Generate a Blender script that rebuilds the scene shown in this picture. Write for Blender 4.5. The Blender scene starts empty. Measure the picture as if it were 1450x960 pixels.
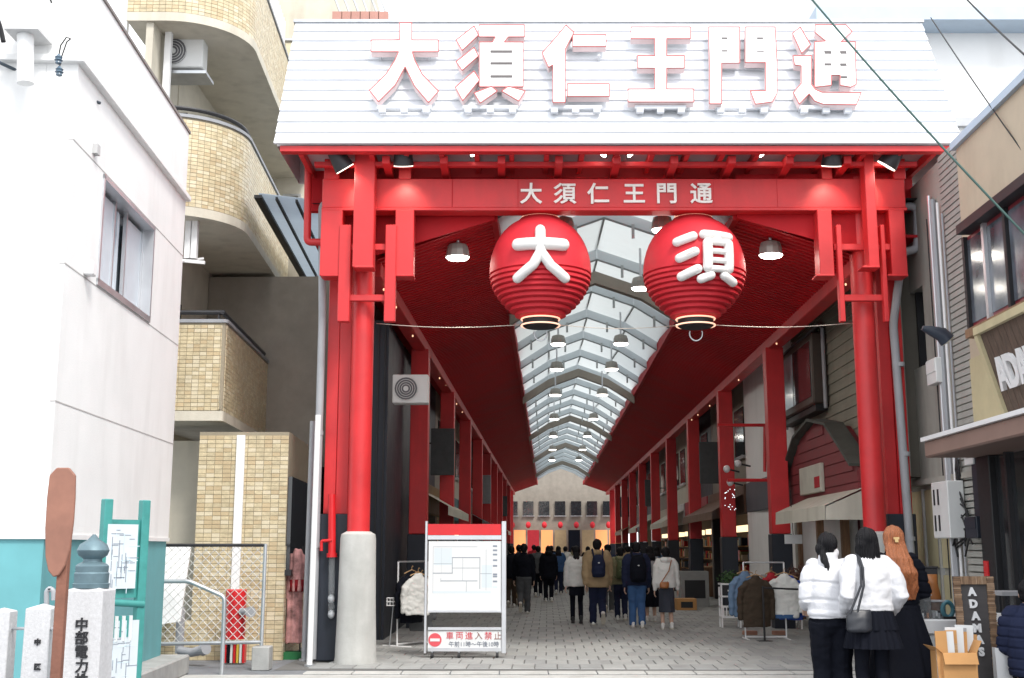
import bpy, bmesh, math, random
from mathutils import Vector, Matrix, noise
random.seed(7)
R = math.radians
S = bpy.context.scene
COL = S.collection
# ------------------------------------------------------------------ camera
FPX, CX, CY, HC, PIT = 1650.0, 725.0, 480.0, 1.58, R(10.14)
cam = bpy.data.cameras.new('camera'); cam.sensor_width = 36; cam.lens = 36*FPX/1450
cam.clip_end = 2000; cam.clip_start = 0.05
co = bpy.data.objects.new('camera', cam); COL.objects.link(co)
co.location = (0, 0, HC); co.rotation_euler = (R(90)+PIT, 0, 0)
S.camera = co
# ------------------------------------------------------------------ sky, sun, exposure
SUN_EL, SUN_AZ = 50, 150          # azimuth the light comes from, clockwise from +Y
w = bpy.data.worlds.new('World'); S.world = w; w.use_nodes = True
nt = w.node_tree; nt.nodes.clear()
sky = nt.nodes.new('ShaderNodeTexSky'); sky.sky_type = 'NISHITA'; sky.sun_disc = False
sky.sun_elevation = R(SUN_EL); sky.sun_rotation = R(SUN_AZ); sky.dust_density = 3
hs = nt.nodes.new('ShaderNodeMixRGB'); hs.inputs[0].default_value = 0.9
hs.inputs[2].default_value = (7.6, 7.8, 8.1, 1)          # closed bright cloud layer over the sky
bg = nt.nodes.new('ShaderNodeBackground'); bg.inputs[1].default_value = 0.13
wo = nt.nodes.new('ShaderNodeOutputWorld')
nt.links.new(sky.outputs[0], hs.inputs[1]); nt.links.new(hs.outputs[0], bg.inputs[0]); nt.links.new(bg.outputs[0], wo.inputs[0])
sl = bpy.data.lights.new('sun', 'SUN'); sl.energy = 1.5; sl.angle = R(14); sl.color = (1, .96, .9)
so = bpy.data.objects.new('sun', sl); COL.objects.link(so)
so.rotation_euler = (R(90-SUN_EL), 0, R(180-SUN_AZ)+math.pi*0)
_d = Vector((math.sin(R(SUN_AZ))*math.cos(R(SUN_EL)), math.cos(R(SUN_AZ))*math.cos(R(SUN_EL)), math.sin(R(SUN_EL))))
so.rotation_euler = _d.to_track_quat('Z', 'Y').to_euler()
S.view_settings.view_transform = 'Standard'; S.view_settings.look = 'None'
S.view_settings.gamma = 1; S.view_settings.exposure = 1.03
try: S.view_settings.use_curve_mapping = False
except Exception: pass
S.cycles.max_bounces = 7; S.cycles.use_denoising = True

# ------------------------------------------------------------------ pixel helpers (photo pixel -> ray)
CP, SP = math.cos(PIT), math.sin(PIT)
def ray(px, py):
    u = (px-CX)/FPX; v = (CY-py)/FPX
    return Vector((u, CP-v*SP, SP+v*CP))
def P(px, py, Y):
    d = ray(px, py); return Vector((0, 0, HC))+d*(Y/d.y)
def G(px, py, z=0.0):
    d = ray(px, py); return Vector((0, 0, HC))+d*((z-HC)/d.z)
def onplane(px, py, p0, n):
    d = ray(px, py); o = Vector((0, 0, HC)); return o+d*((p0-o).dot(n)/d.dot(n))

# ------------------------------------------------------------------ materials
MATS = {}
def mat(name, col, rough=.6, metal=0, var=.12, vscale=3.0, bump=0, bscale=40, emit=None, estr=0, alpha=None, trans=0,
        dirt=0, stretch=None, spec=.5, translucent=0, coat=0):
    if name in MATS: return MATS[name]
    m = bpy.data.materials.new(name); m.use_nodes = True; N = m.node_tree; L = N.links
    b = N.nodes['Principled BSDF']
    b.inputs['Roughness'].default_value = rough; b.inputs['Metallic'].default_value = metal
    b.inputs['Specular IOR Level'].default_value = spec
    if coat: b.inputs['Coat Weight'].default_value = coat
    tc = N.nodes.new('ShaderNodeTexCoord'); mp = N.nodes.new('ShaderNodeMapping')
    L.new(tc.outputs['Object'], mp.inputs[0])
    if stretch: mp.inputs['Scale'].default_value = stretch
    if var > 0:
        n = N.nodes.new('ShaderNodeTexNoise'); n.inputs['Scale'].default_value = vscale; n.inputs['Detail'].default_value = 6
        n.inputs['Roughness'].default_value = .6
        L.new(mp.outputs[0], n.inputs[0])
        r = N.nodes.new('ShaderNodeValToRGB')
        r.color_ramp.elements[0].position = .3; r.color_ramp.elements[1].position = .7
        a = [max(0, c*(1-var)) for c in col]; z = [min(1, c*(1+var)) for c in col]
        r.color_ramp.elements[0].color = (*a, 1); r.color_ramp.elements[1].color = (*z, 1)
        L.new(n.outputs[0], r.inputs[0]); src = r.outputs[0]
        if dirt:
            n2 = N.nodes.new('ShaderNodeTexNoise'); n2.inputs['Scale'].default_value = 1.3; n2.inputs['Detail'].default_value = 10
            mp2 = N.nodes.new('ShaderNodeMapping'); mp2.inputs['Scale'].default_value = (2.2, 2.2, .45)
            L.new(tc.outputs['Object'], mp2.inputs[0]); L.new(mp2.outputs[0], n2.inputs[0])
            r2 = N.nodes.new('ShaderNodeValToRGB'); r2.color_ramp.elements[0].position = .5; r2.color_ramp.elements[1].position = .75
            r2.color_ramp.elements[0].color = (0, 0, 0, 1); r2.color_ramp.elements[1].color = (dirt, dirt, dirt, 1)
            mx = N.nodes.new('ShaderNodeMixRGB'); mx.inputs[2].default_value = (col[0]*.45+.01, col[1]*.43+.01, col[2]*.4+.01, 1)
            L.new(n2.outputs[0], r2.inputs[0]); L.new(r2.outputs[0], mx.inputs[0]); L.new(src, mx.inputs[1]); src = mx.outputs[0]
        L.new(src, b.inputs['Base Color'])
        mr = N.nodes.new('ShaderNodeMapRange'); mr.inputs['To Min'].default_value = max(0.02, rough-.1); mr.inputs['To Max'].default_value = min(1, rough+.12)
        L.new(n.outputs[0], mr.inputs[0]); L.new(mr.outputs[0], b.inputs['Roughness'])
    else:
        b.inputs['Base Color'].default_value = (*col, 1)
    if bump:
        n3 = N.nodes.new('ShaderNodeTexNoise'); n3.inputs['Scale'].default_value = bscale; n3.inputs['Detail'].default_value = 5
        L.new(mp.outputs[0], n3.inputs[0])
        bp = N.nodes.new('ShaderNodeBump'); bp.inputs['Strength'].default_value = bump; bp.inputs['Distance'].default_value = .02
        L.new(n3.outputs[0], bp.inputs['Height']); L.new(bp.outputs[0], b.inputs['Normal'])
    if emit:
        b.inputs['Emission Color'].default_value = (*emit, 1); b.inputs['Emission Strength'].default_value = estr
    if trans: b.inputs['Transmission Weight'].default_value = trans; b.inputs['IOR'].default_value = 1.15
    if alpha is not None: b.inputs['Alpha'].default_value = alpha
    if translucent:
        out = N.nodes['Material Output']; tr = N.nodes.new('ShaderNodeBsdfTranslucent'); tr.inputs[0].default_value = (*col, 1)
        ms = N.nodes.new('ShaderNodeMixShader'); ms.inputs[0].default_value = translucent
        L.new(b.outputs[0], ms.inputs[1]); L.new(tr.outputs[0], ms.inputs[2]); L.new(ms.outputs[0], out.inputs[0])
    MATS[name] = m; return m

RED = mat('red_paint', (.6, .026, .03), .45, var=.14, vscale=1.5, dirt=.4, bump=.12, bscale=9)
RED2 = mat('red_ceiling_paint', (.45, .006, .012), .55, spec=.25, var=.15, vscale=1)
LRED = mat('lantern_red', (.62, .028, .042), .6, spec=.3, var=.06, vscale=4)
WHITE = mat('white_paint', (.8, .8, .8), .5, var=.03, vscale=2, dirt=.08)
BOARDM = mat('white_siding', (.71, .73, .76), .55, var=.03, vscale=1.2, dirt=.12)
LETTER = mat('letter_white', (.82, .81, .8), .45, var=.03)
LETTERS = mat('letter_side_pink', (.74, .6, .6), .5, var=.1)
PLASTER = mat('white_plaster', (.82, .82, .81), .8, var=.04, vscale=1.2, dirt=.16, bump=.1, bscale=60)
TURQ = mat('turquoise_wall', (.13, .37, .4), .6, var=.1, vscale=1.5, dirt=.35)
TURQF = mat('turquoise_frame', (.05, .26, .24), .45, var=.15, vscale=8, dirt=.3)
TILE = mat('beige_tile', (.57, .48, .31), .35, dirt=.3, var=.22, vscale=2.2, stretch=(4, 4, 7))
GROUT = mat('grout', (.3, .26, .19), .9, var=.1)
BEIGE = mat('beige_plaster', (.58, .54, .45), .8, var=.07, dirt=.35, bump=.08)
CONC = mat('concrete', (.36, .36, .35), .85, var=.16, vscale=4, dirt=.4, bump=.15, bscale=50)
CONCL = mat('pale_concrete', (.46, .46, .44), .85, var=.12, vscale=3, dirt=.35, bump=.12)
ASPH = mat('asphalt', (.19, .2, .215), .85, var=.2, vscale=1.3, dirt=.2, bump=.35, bscale=160)
PAV = mat('paver_stone', (.33, .335, .325), .8, var=.14, vscale=1.7, dirt=.3, bump=.1, bscale=90)
PAV2 = mat('paver_stone_dark', (.285, .29, .285), .8, var=.14, vscale=1.7, dirt=.3, bump=.1, bscale=90)
STONE = mat('granite', (.55, .55, .56), .75, var=.12, vscale=45, dirt=.2, bump=.2, bscale=120)
METAL = mat('galvanised_metal', (.52, .54, .56), .38, .75, var=.12, vscale=5)
GPIPE = mat('grey_pipe', (.34, .35, .37), .5, var=.08, dirt=.25)
ALU = mat('aluminium', (.62, .63, .65), .35, .7, var=.06)
BLACK = mat('black_matt', (.012, .012, .014), .55, var=.2)
NAVYP = mat('navy_panel', (.015, .02, .032), .5, var=.2)
DARKM = mat('dark_metal', (.03, .03, .033), .45, .3, var=.2)
GLASS = mat('window_glass', (.32, .36, .4), .08, 0, var=.25, vscale=.9, spec=.8)
DGLASS = mat('dark_glass', (.02, .022, .025), .06, 0, var=.2, spec=.8)
PANELW = mat('vault_panel', (.62, .66, .66), .6, var=.05, vscale=1, dirt=.15, translucent=.5)
CLERE = mat('clerestory_glass', (.5, .55, .57), .2, var=.03, translucent=.2)
BROWN = mat('brown_beam', (.27, .24, .2), .6, var=.12, dirt=.2)
LAMPE = mat('lamp_lens', (.9, .9, .85), .3, var=0, emit=(1, .95, .85), estr=7)
NEON = mat('neon_tube', (.9, .6, .45), .3, var=0, emit=(1, .55, .38), estr=.6)
SIDING = mat('wood_siding_olive', (.23, .215, .165), .7, var=.15, vscale=2, stretch=(1, 1, 8), dirt=.3)
SHRED = mat('maroon_board', (.2, .035, .04), .65, var=.15, stretch=(1, 1, 5), dirt=.25)
CREAM = mat('cream_canvas', (.55, .53, .45), .8, var=.06, dirt=.35)
WOOD = mat('brown_wood', (.23, .13, .07), .65, var=.3, vscale=5, stretch=(5, 5, .6), bump=.2)
WOODL = mat('light_wood', (.44, .27, .13), .6, var=.25, vscale=5, stretch=(1, 1, 6))
CARD = mat('cardboard', (.52, .27, .1), .8, var=.1, vscale=3)
PAPER = mat('paper_white', (.68, .69, .69), .7, var=.02)
SKIN = mat('skin', (.6, .38, .28), .5, var=.05)
HAIRB = mat('hair_black', (.006, .0055, .007), .48, spec=.22, var=.3, vscale=30, stretch=(6, 6, .5), bump=.5, bscale=30)
HAIRR = mat('hair_copper', (.36, .12, .045), .42, var=.45, vscale=26, stretch=(7, 7, .35), bump=.6, bscale=30)
def cloth(name, c, var=.1, bump=.25, bs=14, rough=.85): return mat(name, c, rough, var=var, vscale=5, bump=bump, bscale=bs, spec=.15)
CW = cloth('cloth_white', (.66, .66, .68), .03, .5, 12); CIV = cloth('cloth_ivory', (.66, .66, .63), .05)
CBK = cloth('cloth_black', (.005, .006, .011)); CNV = cloth('cloth_navy', (.017, .022, .05)); CGR = cloth('cloth_grey', (.09, .095, .1))
CTAN = cloth('cloth_tan', (.36, .26, .15)); CJEAN = cloth('cloth_jean', (.05, .11, .24)); COLV = cloth('cloth_olive', (.2, .19, .11))
CBR = cloth('cloth_brown', (.055, .04, .028)); CBLU = cloth('cloth_denim_pale', (.13, .2, .3)); CRED = cloth('cloth_crimson', (.4, .03, .04))
CLG = cloth('cloth_pale_grey', (.33, .33, .34)); LEATH = mat('leather_tan', (.3, .11, .03), .4, var=.15); LEATHB = mat('leather_black', (.02, .022, .028), .35, var=.15)
SHOEW = mat('shoe_white', (.7, .69, .66), .6, var=.05); SHOEB = mat('shoe_black', (.015, .015, .015), .5)
SOLE = mat('sole_cream', (.5, .46, .38), .7)
SLATE = mat('canopy_sheet', (.7, .76, .82), .35, var=.1, vscale=3, stretch=(1, 6, 1), translucent=.6)
RUST = mat('rusty_paint', (.24, .1, .065), .7, var=.25, vscale=6, dirt=.5, bump=.2)
BRONZE = mat('bronze_cap', (.13, .2, .23), .5, .35, var=.2, vscale=7)
REDPL = mat('red_gloss', (.6, .015, .02), .3, var=.08)
CLEAR = mat('clear_tube', (.75, .78, .8), .1, var=0, trans=.8, alpha=.55)
LEAF = mat('leaf_green', (.04, .1, .025), .6, var=.4, vscale=12)
INK = mat('ink_black', (.015, .015, .018), .7, var=0)
INKR = mat('sign_red', (.62, .05, .07), .5, var=0)
INKG = mat('map_grey_line', (.22, .25, .3), .6, var=0)
INKB = mat('map_blue_tint', (.6, .72, .78), .6, var=0)
COPE = mat('pale_blue_coping', (.45, .55, .66), .5, var=.05)
BEIGEW = mat('beige_wall_panel', (.5, .42, .31), .75, var=.06, dirt=.2)
GREYW = mat('grey_mortar_wall', (.36, .35, .31), .85, var=.12, vscale=1.5, dirt=.5, bump=.12)
YELW = mat('yellowed_panel', (.5, .44, .27), .7, var=.08, dirt=.3)
ACW = mat('ac_casing', (.7, .71, .7), .45, var=.03, dirt=.15)

# ------------------------------------------------------------------ mesh builder
class MB:
    def __init__(s): s.v = []; s.f = []; s.mi = []; s.m = 0
    def add(s, vs, fs):
        o = len(s.v); s.v += [Vector(v) for v in vs]; s.f += [tuple(i+o for i in f) for f in fs]; s.mi += [s.m]*len(fs); return s
    def box(s, c, d, rz=0, M=None):
        x, y, z = d[0]/2, d[1]/2, d[2]/2
        vs = [Vector((a*x, b*y, e*z)) for e in (-1, 1) for b in (-1, 1) for a in (-1, 1)]
        if M is not None: vs = [M @ v for v in vs]
        elif rz: q = Matrix.Rotation(rz, 3, 'Z'); vs = [q @ v for v in vs]
        vs = [v+Vector(c) for v in vs]
        return s.add(vs, [(0, 2, 3, 1), (4, 5, 7, 6), (0, 1, 5, 4), (2, 6, 7, 3), (0, 4, 6, 2), (1, 3, 7, 5)])
    def bx(s, x0, x1, y0, y1, z0, z1): return s.box(((x0+x1)/2, (y0+y1)/2, (z0+z1)/2), (x1-x0, y1-y0, z1-z0))
    def bar(s, a, b, wx, wz, up=(0, 0, 1)):
        a, b = Vector(a), Vector(b); t = (b-a); L = t.length; t.normalize(); u = Vector(up)
        x = t.cross(u)
        if x.length < 1e-4: x = t.cross(Vector((0, 1, 0)))
        x.normalize(); u = x.cross(t); M = Matrix((x, t, u)).transposed()
        return s.box((a+b)/2, (wx, L, wz), M=M)
    def tube(s, pts, r, n=10, cap=True):
        pts = [Vector(p) for p in pts]; k = len(pts); rr = r if isinstance(r, (list, tuple)) else [r]*k
        vs = []; fs = []; ref = None
        for i, p in enumerate(pts):
            t = (pts[min(i+1, k-1)]-pts[max(i-1, 0)]).normalized()
            if ref is None: ref = Vector((0, 0, 1)) if abs(t.z) < .9 else Vector((0, 1, 0))
            x = t.cross(ref)
            if x.length < 1e-3: x = t.cross(Vector((1, 0, 0)))
            x.normalize(); y = x.cross(t).normalized(); ref = y
            for j in range(n):
                a = 2*math.pi*j/n; vs.append(p+(x*math.cos(a)+y*math.sin(a))*rr[i])
        for i in range(k-1):
            for j in range(n):
                fs.append((i*n+j, i*n+(j+1) % n, (i+1)*n+(j+1) % n, (i+1)*n+j))
        if cap: fs.append(tuple(range(n-1, -1, -1))); fs.append(tuple((k-1)*n+j for j in range(n)))
        return s.add(vs, fs)
    def capsule(s, pts, r, n=10):
        pts = [Vector(p) for p in pts]; k = len(pts); rr = list(r) if isinstance(r, (list, tuple)) else [r]*k
        a = (pts[0]-pts[1]).normalized(); b = (pts[-1]-pts[-2]).normalized()
        hp, hr, tp, tr = [], [], [], []
        for q in (.95, .75, .45):
            c = math.sqrt(1-q*q); hp.append(pts[0]+a*rr[0]*q); hr.append(rr[0]*c)
            tp.insert(0, pts[-1]+b*rr[-1]*q); tr.insert(0, rr[-1]*c)
        return s.tube(hp+pts+tp, hr+rr+tr, n)
    def loft(s, rings, n=18, cap=True):
        vs = []; fs = []
        for (x, y, z, rx, ry) in rings:
            for j in range(n):
                a = 2*math.pi*j/n; vs.append((x+rx*math.cos(a), y+ry*math.sin(a), z))
        k = len(rings)
        for i in range(k-1):
            for j in range(n): fs.append((i*n+j, i*n+(j+1) % n, (i+1)*n+(j+1) % n, (i+1)*n+j))
        if cap: fs.append(tuple(range(n-1, -1, -1))); fs.append(tuple((k-1)*n+j for j in range(n)))
        return s.add(vs, fs)
    def lathe(s, prof, c, n=32):
        return s.loft([(c[0], c[1], c[2]+z, max(r, .0005), max(r, .0005)) for r, z in prof], n)
    def ell(s, c, r, n=16, m=10):
        return s.loft([(c[0], c[1], c[2]-r[2]*math.cos(math.pi*(i+.02)/(m+.04)), r[0]*math.sin(math.pi*(i+.02)/(m+.04)), r[1]*math.sin(math.pi*(i+.02)/(m+.04))) for i in range(m+1)], n)
    def prism(s, poly, front, back):
        """front/back: functions (x,y)->point; polygon may be concave, made with fill"""
        bm = bmesh.new(); vs = [bm.verts.new((p[0], p[1], 0)) for p in poly]; bm.faces.new(vs)
        bm.normal_update()
        bmesh.ops.triangulate(bm, faces=bm.faces[:]); bm.verts.index_update()
        n = len(poly); tri = [tuple(v.index for v in f.verts) for f in bm.faces]; bm.free()
        V = [front(*p) for p in poly]+[back(*p) for p in poly]
        mm = s.m
        s.add(V, tri+[tuple(i+n for i in reversed(t)) for t in tri]); o = len(s.v)-2*n
        side = [(i+o, (i+1) % n+o, (i+1) % n+n+o, i+n+o) for i in range(n)]
        s.f += side; s.mi += [getattr(s, 'ms', mm)]*n
        return s
    def quad(s, a, b, c, d): return s.add([a, b, c, d], [(0, 1, 2, 3)])
    def build(s, name, m, parent=None, smooth=False, bevel=0, fixn=True, kind=None):
        me = bpy.data.meshes.new(name); me.from_pydata([tuple(v) for v in s.v], [], s.f)
        ms = m if isinstance(m, (list, tuple)) else [m]
        for q in ms: me.materials.append(q)
        if len(ms) > 1: me.polygons.foreach_set('material_index', s.mi)
        if fixn or bevel:
            bm = bmesh.new(); bm.from_mesh(me); bmesh.ops.recalc_face_normals(bm, faces=bm.faces[:])
            if bevel:
                es = [e for e in bm.edges if len(e.link_faces) == 2 and e.calc_face_angle(0) > .6]
                bmesh.ops.bevel(bm, geom=es, offset=bevel, segments=1, affect='EDGES', clamp_overlap=True)
            bm.to_mesh(me); bm.free()
        if smooth:
            me.polygons.foreach_set('use_smooth', [True]*len(me.polygons))
            if smooth != 'all':
                me.set_sharp_from_angle(angle=R(38))
        return link(name, me, parent, kind)
def link(name, me, parent=None, kind=None):
    o = bpy.data.objects.new(name, me); COL.objects.link(o)
    if parent is not None: setp(o, parent)
    if kind: o['kind'] = kind
    return o
def wmat(o):
    m = o.matrix_parent_inverse @ o.matrix_basis if o.parent else o.matrix_basis.copy()
    return wmat(o.parent) @ m if o.parent else m
def setp(o, parent): o.parent = parent; o.matrix_parent_inverse = wmat(parent).inverted()
def thing(name, label, cat, loc=(0, 0, 0), group=None):
    o = bpy.data.objects.new(name, None); COL.objects.link(o); o.location = loc; o.empty_display_size = .2
    o['label'] = label; o['category'] = cat
    if group: o['group'] = group
    return o
def tag(o, label, cat, group=None):
    o['label'] = label; o['category'] = cat
    if group: o['group'] = group
    return o
def copy_tree(o, parent=None):
    c = o.copy(); COL.objects.link(c)
    if parent is not None: c.parent = parent
    for ch in list(o.children): copy_tree(ch, c)
    return c
def text_mesh(body, size, extrude=.004, offset=0, sx=1):
    cu = bpy.data.curves.new('lettering', 'FONT'); cu.body = body; cu.size = size; cu.extrude = extrude; cu.offset = offset
    cu.align_x = 'CENTER'; cu.align_y = 'CENTER'; cu.resolution_u = 3
    ob = bpy.data.objects.new('lettering', cu); COL.objects.link(ob)
    dg = bpy.context.evaluated_depsgraph_get(); me = bpy.data.meshes.new_from_object(ob.evaluated_get(dg))
    bpy.data.objects.remove(ob); bpy.data.curves.remove(cu)
    xs = [v.co.x for v in me.vertices]; ys = [v.co.y for v in me.vertices]
    if xs:
        cx, cy = (min(xs)+max(xs))/2, (min(ys)+max(ys))/2
        for v in me.vertices: v.co.x = (v.co.x-cx)*sx; v.co.y -= cy
    return me
def place_text(body, size, c, xdir, updir, m, parent, name='lettering', extrude=.004, offset=0, sx=1):
    me = text_mesh(body, size, extrude, offset, sx); me.materials.clear(); me.materials.append(m)
    x = Vector(xdir).normalized(); u = Vector(updir).normalized(); n = x.cross(u)
    M = Matrix((x, u, n)).transposed().to_4x4(); M.translation = Vector(c); me.transform(M)
    return link(name, me, parent)

# ================================================================== GROUND
GY = 16.6                      # gate column line
AXD = Vector((50/FPX*CP, 1, 0)).normalized()      # arcade direction (vanishing point at pixel 775)
AXN = Vector((AXD.y, -AXD.x, 0))                  # to the right of it
AX0 = Vector((P(875, 560, GY).x, GY, 0))          # arcade centre at the gate
def A(s, t, z=0.0): return AX0+AXD*t+AXN*s+Vector((0, 0, z))
m = MB(); m.quad((-400, -60, 0), (400, -60, 0), (400, 900, 0), (-400, 900, 0))
g = m.build('ground', ASPH); g['kind'] = 'structure'
# paved floor of the arcade: base sheet + slabs
PV0 = -1.0
m = MB(); m.quad(A(-4.6, PV0, .004), A(4.6, PV0, .004), A(4.6, 75, .004), A(-4.6, 75, .004))
pav = m.build('pavement', mat('paving_joint', (.14, .14, .135), .9, var=.1)); pav['kind'] = 'structure'
def slab_mesh(w_, l_):
    k = MB(); h = .012; e = .006
    k.add([(-w_/2, -l_/2, 0), (w_/2, -l_/2, 0), (w_/2, l_/2, 0), (-w_/2, l_/2, 0),
           (-w_/2+e, -l_/2+e, h), (w_/2-e, -l_/2+e, h), (w_/2-e, l_/2-e, h), (-w_/2+e, l_/2-e, h)],
          [(4, 5, 6, 7), (0, 1, 5, 4), (1, 2, 6, 5), (2, 3, 7, 6), (3, 0, 4, 7)])
    return k
SW, SL = .3, .62
variants = []
for mm in (PAV, PAV, PAV2):
    k = slab_mesh(SW-.012, SL-.014); me = bpy.data.meshes.new('paver'); me.from_pydata([tuple(v) for v in k.v], [], k.f); me.materials.append(mm); variants.append(me)
rest = MB(); cnt = 0; az = math.atan2(-AXD.x, AXD.y)
for row in range(int(75/SL)):
    t = PV0+.2+(row+.5)*SL
    off = (row % 2)*SW/2
    for c in range(-14, 14):
        s = (c+.5)*SW+off
        if abs(s) > 4.25: continue
        p = A(s, t, .005+random.uniform(-.0015, .0015))
        if cnt < 290 and t > .3 and -3.6 < s < 3.6:
            o = link('paver', random.choice(variants), pav); o.matrix_parent_inverse = Matrix(); o.location = p; o.rotation_euler = (random.uniform(-.003, .003), 0, az); cnt += 1
        else:
            k = slab_mesh(SW-.012, SL-.014); q = Matrix.Rotation(az, 3, 'Z'); rest.m = 1 if random.random() < .3 else 0
            rest.add([q @ v+p for v in k.v], k.f)
rest.build('far_pavers', [PAV, PAV2], pav, kind='stuff')
# pale border stones in front of the gate line
for i in range(15):
    m = MB(); x = -3.3+i*.62
    m.box((AX0.x+x-.55, GY-1.28, .012), (.605, .3, .018)); m.build('border_stone', CONCL, pav, bevel=.004)
# worn edge line between the street asphalt and the forecourt
m = MB(); m.quad((-7, GY-1.9, .004), (7, GY-1.9, .004), (7, GY-1.44, .004), (-7, GY-1.44, .004))
o = m.build('forecourt', CONCL); o['kind'] = 'structure'

# ================================================================== GATE
gate = thing('arcade_gate', 'bright red timber-style shopping arcade gate with white board roof sign', 'gate', (AX0.x, GY, 0))
def gbox(name, x0, x1, y0, y1, Yf, depth, m=RED, parent=gate, bevel=.008):
    a = P(x0, y0, Yf); b = P(x1, y1, Yf); k = MB()
    k.bx(min(a.x, b.x), max(a.x, b.x), Yf, Yf+depth, min(a.z, b.z), max(a.z, b.z)); return k.build(name, m, parent, bevel=bevel)
for cxp in (511, 1231):
    X = P(cxp, 600, GY).x; k = MB(); k.tube([(X, GY, 1.72), (X, GY, 6.95)], .158, 28); c = k.build('column', RED, gate, smooth=True)
    k = MB(); k.lathe([(.3, 0), (.3, .02), (.285, .1), (.262, .9), (.25, 1.7), (.24, 1.76), (.17, 1.8)], (X, GY, 0), 28); k.build('concrete_footing', CONCL, c, smooth=True)
for a, b in ((463, 497), (1247, 1280)):                # flat box piers outside the columns
    pa, pb = P(a, 560, GY+.35), P(b, 560, GY+.35)
    k = MB(); k.bx(pa.x, (pa.x+pb.x)/2-.004, GY+.3, GY+.7, 2.05, 6.9); pr = k.build('pier', RED, gate, bevel=.008)
    k = MB(); k.bx((pa.x+pb.x)/2+.004, pb.x, GY+.27, GY+.7, 2.05, 6.9); k.build('pier', RED, gate, bevel=.008)
    k = MB(); k.bx(pa.x-.04, pb.x+.02, GY+.2, GY+.75, .02, 2.05); k.build('black_plinth', NAVYP, pr, bevel=.01)
FB = GY-.27
beam = gbox('main_beam', 457, 1283, 253, 294, FB, .22)
for jx in (640, 733, 1010, 1100): gbox('joint_seam', jx, jx+1, 254, 293, FB-.003, .01, RED2, beam, 0)
gbox('beam_flange', 455, 1285, 293.5, 298, FB-.03, .28, parent=beam)
gbox('upper_beam', 470, 1272, 229, 252, GY+.05, .2)
for a, b in ((455, 483), (560, 585), (1157, 1182), (1258, 1286)):
    gbox('hanging_post', a, b, 297, 390, FB-.06, .27)
    gbox('hanging_post', a+5, b-3, 212, 253.5, FB-.02, .24)
    gbox('post_foot', a-.6, b+.6, 388, 391, FB-.068, .285)
for a, b in ((503, 528), (1222, 1246)):
    gbox('front_post', a, b, 206, 378, FB-.28, .24); gbox('post_foot', a-.7, b+.7, 376, 379, FB-.29, .26)
    dx = -22 if a < 800 else -38
    for q in ((a-22, a-9), (a+43, a+56)) if a < 800 else ((a-38, a-24), (a+24, a+38)):
        gbox('lattice_stick', q[0], q[1], 318, 455, FB-.1, .12)
    l, r = (a-22, a+56) if a < 800 else (a-38, a+38)
    gbox('lattice_rail', l-3, r+3, 345, 354, FB-.03, .07); gbox('lattice_rail', l+4, r-4, 417, 426, FB-.03, .07)
# eave structure
EY, TY = GY-.95, GY+.3           # roof lower / upper edge
E0, E1 = P(388, 204, EY), P(1363, 206, EY)
T0 = P(420, 33, TY); ZE, ZT = (E0.z+E1.z)/2, T0.z
XL, XR = E0.x, E1.x
k = MB(); k.bx(XL+.08, XR-.08, EY+.02, EY+.16, ZE-.09, ZE-.005); k.build('eave_fascia', RED, gate, bevel=.006)
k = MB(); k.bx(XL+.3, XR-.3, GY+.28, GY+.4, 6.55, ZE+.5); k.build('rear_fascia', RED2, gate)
k = MB(); k.bx(XL+.35, XR-.35, EY+.25, GY+.27, ZE+.02, ZE+.05); k.build('soffit_board', mat('soffit_grey', (.5, .5, .52), .6, var=.08), gate)
nb = 19
for i in range(nb):
    x = XL+.35+(XR-XL-.7)*i/(nb-1)
    k = MB(); k.bx(x-.035, x+.035, EY+.17, GY+.27, ZE-.1, ZE+.015); k.build('rafter', RED, gate, bevel=.004)
for i in range(9):
    x = XL+1.55+(XR-XL-3.1)*i/8
    k = MB(); k.bar((x, EY+.25, ZE-.13), (x, GY+.02, 6.99), .11, .12); k.build('eave_brace', RED, gate, bevel=.006)
k = MB(); k.bx(XL+.5, XR-.5, EY+.42, EY+.52, ZE-.17, ZE-.101); k.build('eave_purlin', RED, gate, bevel=.006)
# white sign roof
UP = (Vector((0, TY, ZT))-Vector((0, EY, ZE))).normalized(); RN = Vector((1, 0, 0)).cross(UP)   # outward (towards street)
if RN.y > 0: RN = -RN
RLEN = (Vector((0, TY, ZT))-Vector((0, EY, ZE))).length
k = MB(); a0 = Vector((XL+.03, EY+.06, ZE)); b0 = Vector((XL+.03, TY+.06, ZT-.02)); W_ = XR-XL-.06
k.add([a0, a0+Vector((W_, 0, 0)), b0+Vector((W_, 0, 0)), b0, (a0.x, TY+.55, ZE), (a0.x+W_, TY+.55, ZE), (a0.x+W_, TY+.55, ZT-.02), (a0.x, TY+.55, ZT-.02)],
      [(0, 1, 2, 3), (4, 7, 6, 5), (0, 3, 7, 4), (1, 5, 6, 2), (3, 2, 6, 7)])
sr = k.build('sign_roof', WHITE, gate)
NB = 12
for i in range(NB):
    s0, s1 = RLEN*i/NB, RLEN*(i+1)/NB+.012
    base = Vector((0, EY, ZE)); k = MB()
    lo, hi = base+UP*s0+RN*.042, base+UP*s1+RN*.010
    lo2, hi2 = lo-RN*.034, hi-RN*.006
    k.add([(XL, lo.y, lo.z), (XR, lo.y, lo.z), (XR, hi.y, hi.z), (XL, hi.y, hi.z), (XL, lo2.y, lo2.z), (XR, lo2.y, lo2.z), (XR, hi2.y, hi2.z), (XL, hi2.y, hi2.z)],
          [(0, 1, 2, 3), (7, 6, 5, 4), (0, 4, 5, 1), (3, 2, 6, 7), (0, 3, 7, 4), (1, 5, 6, 2)])
    k.build('board', BOARDM, sr)
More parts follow.
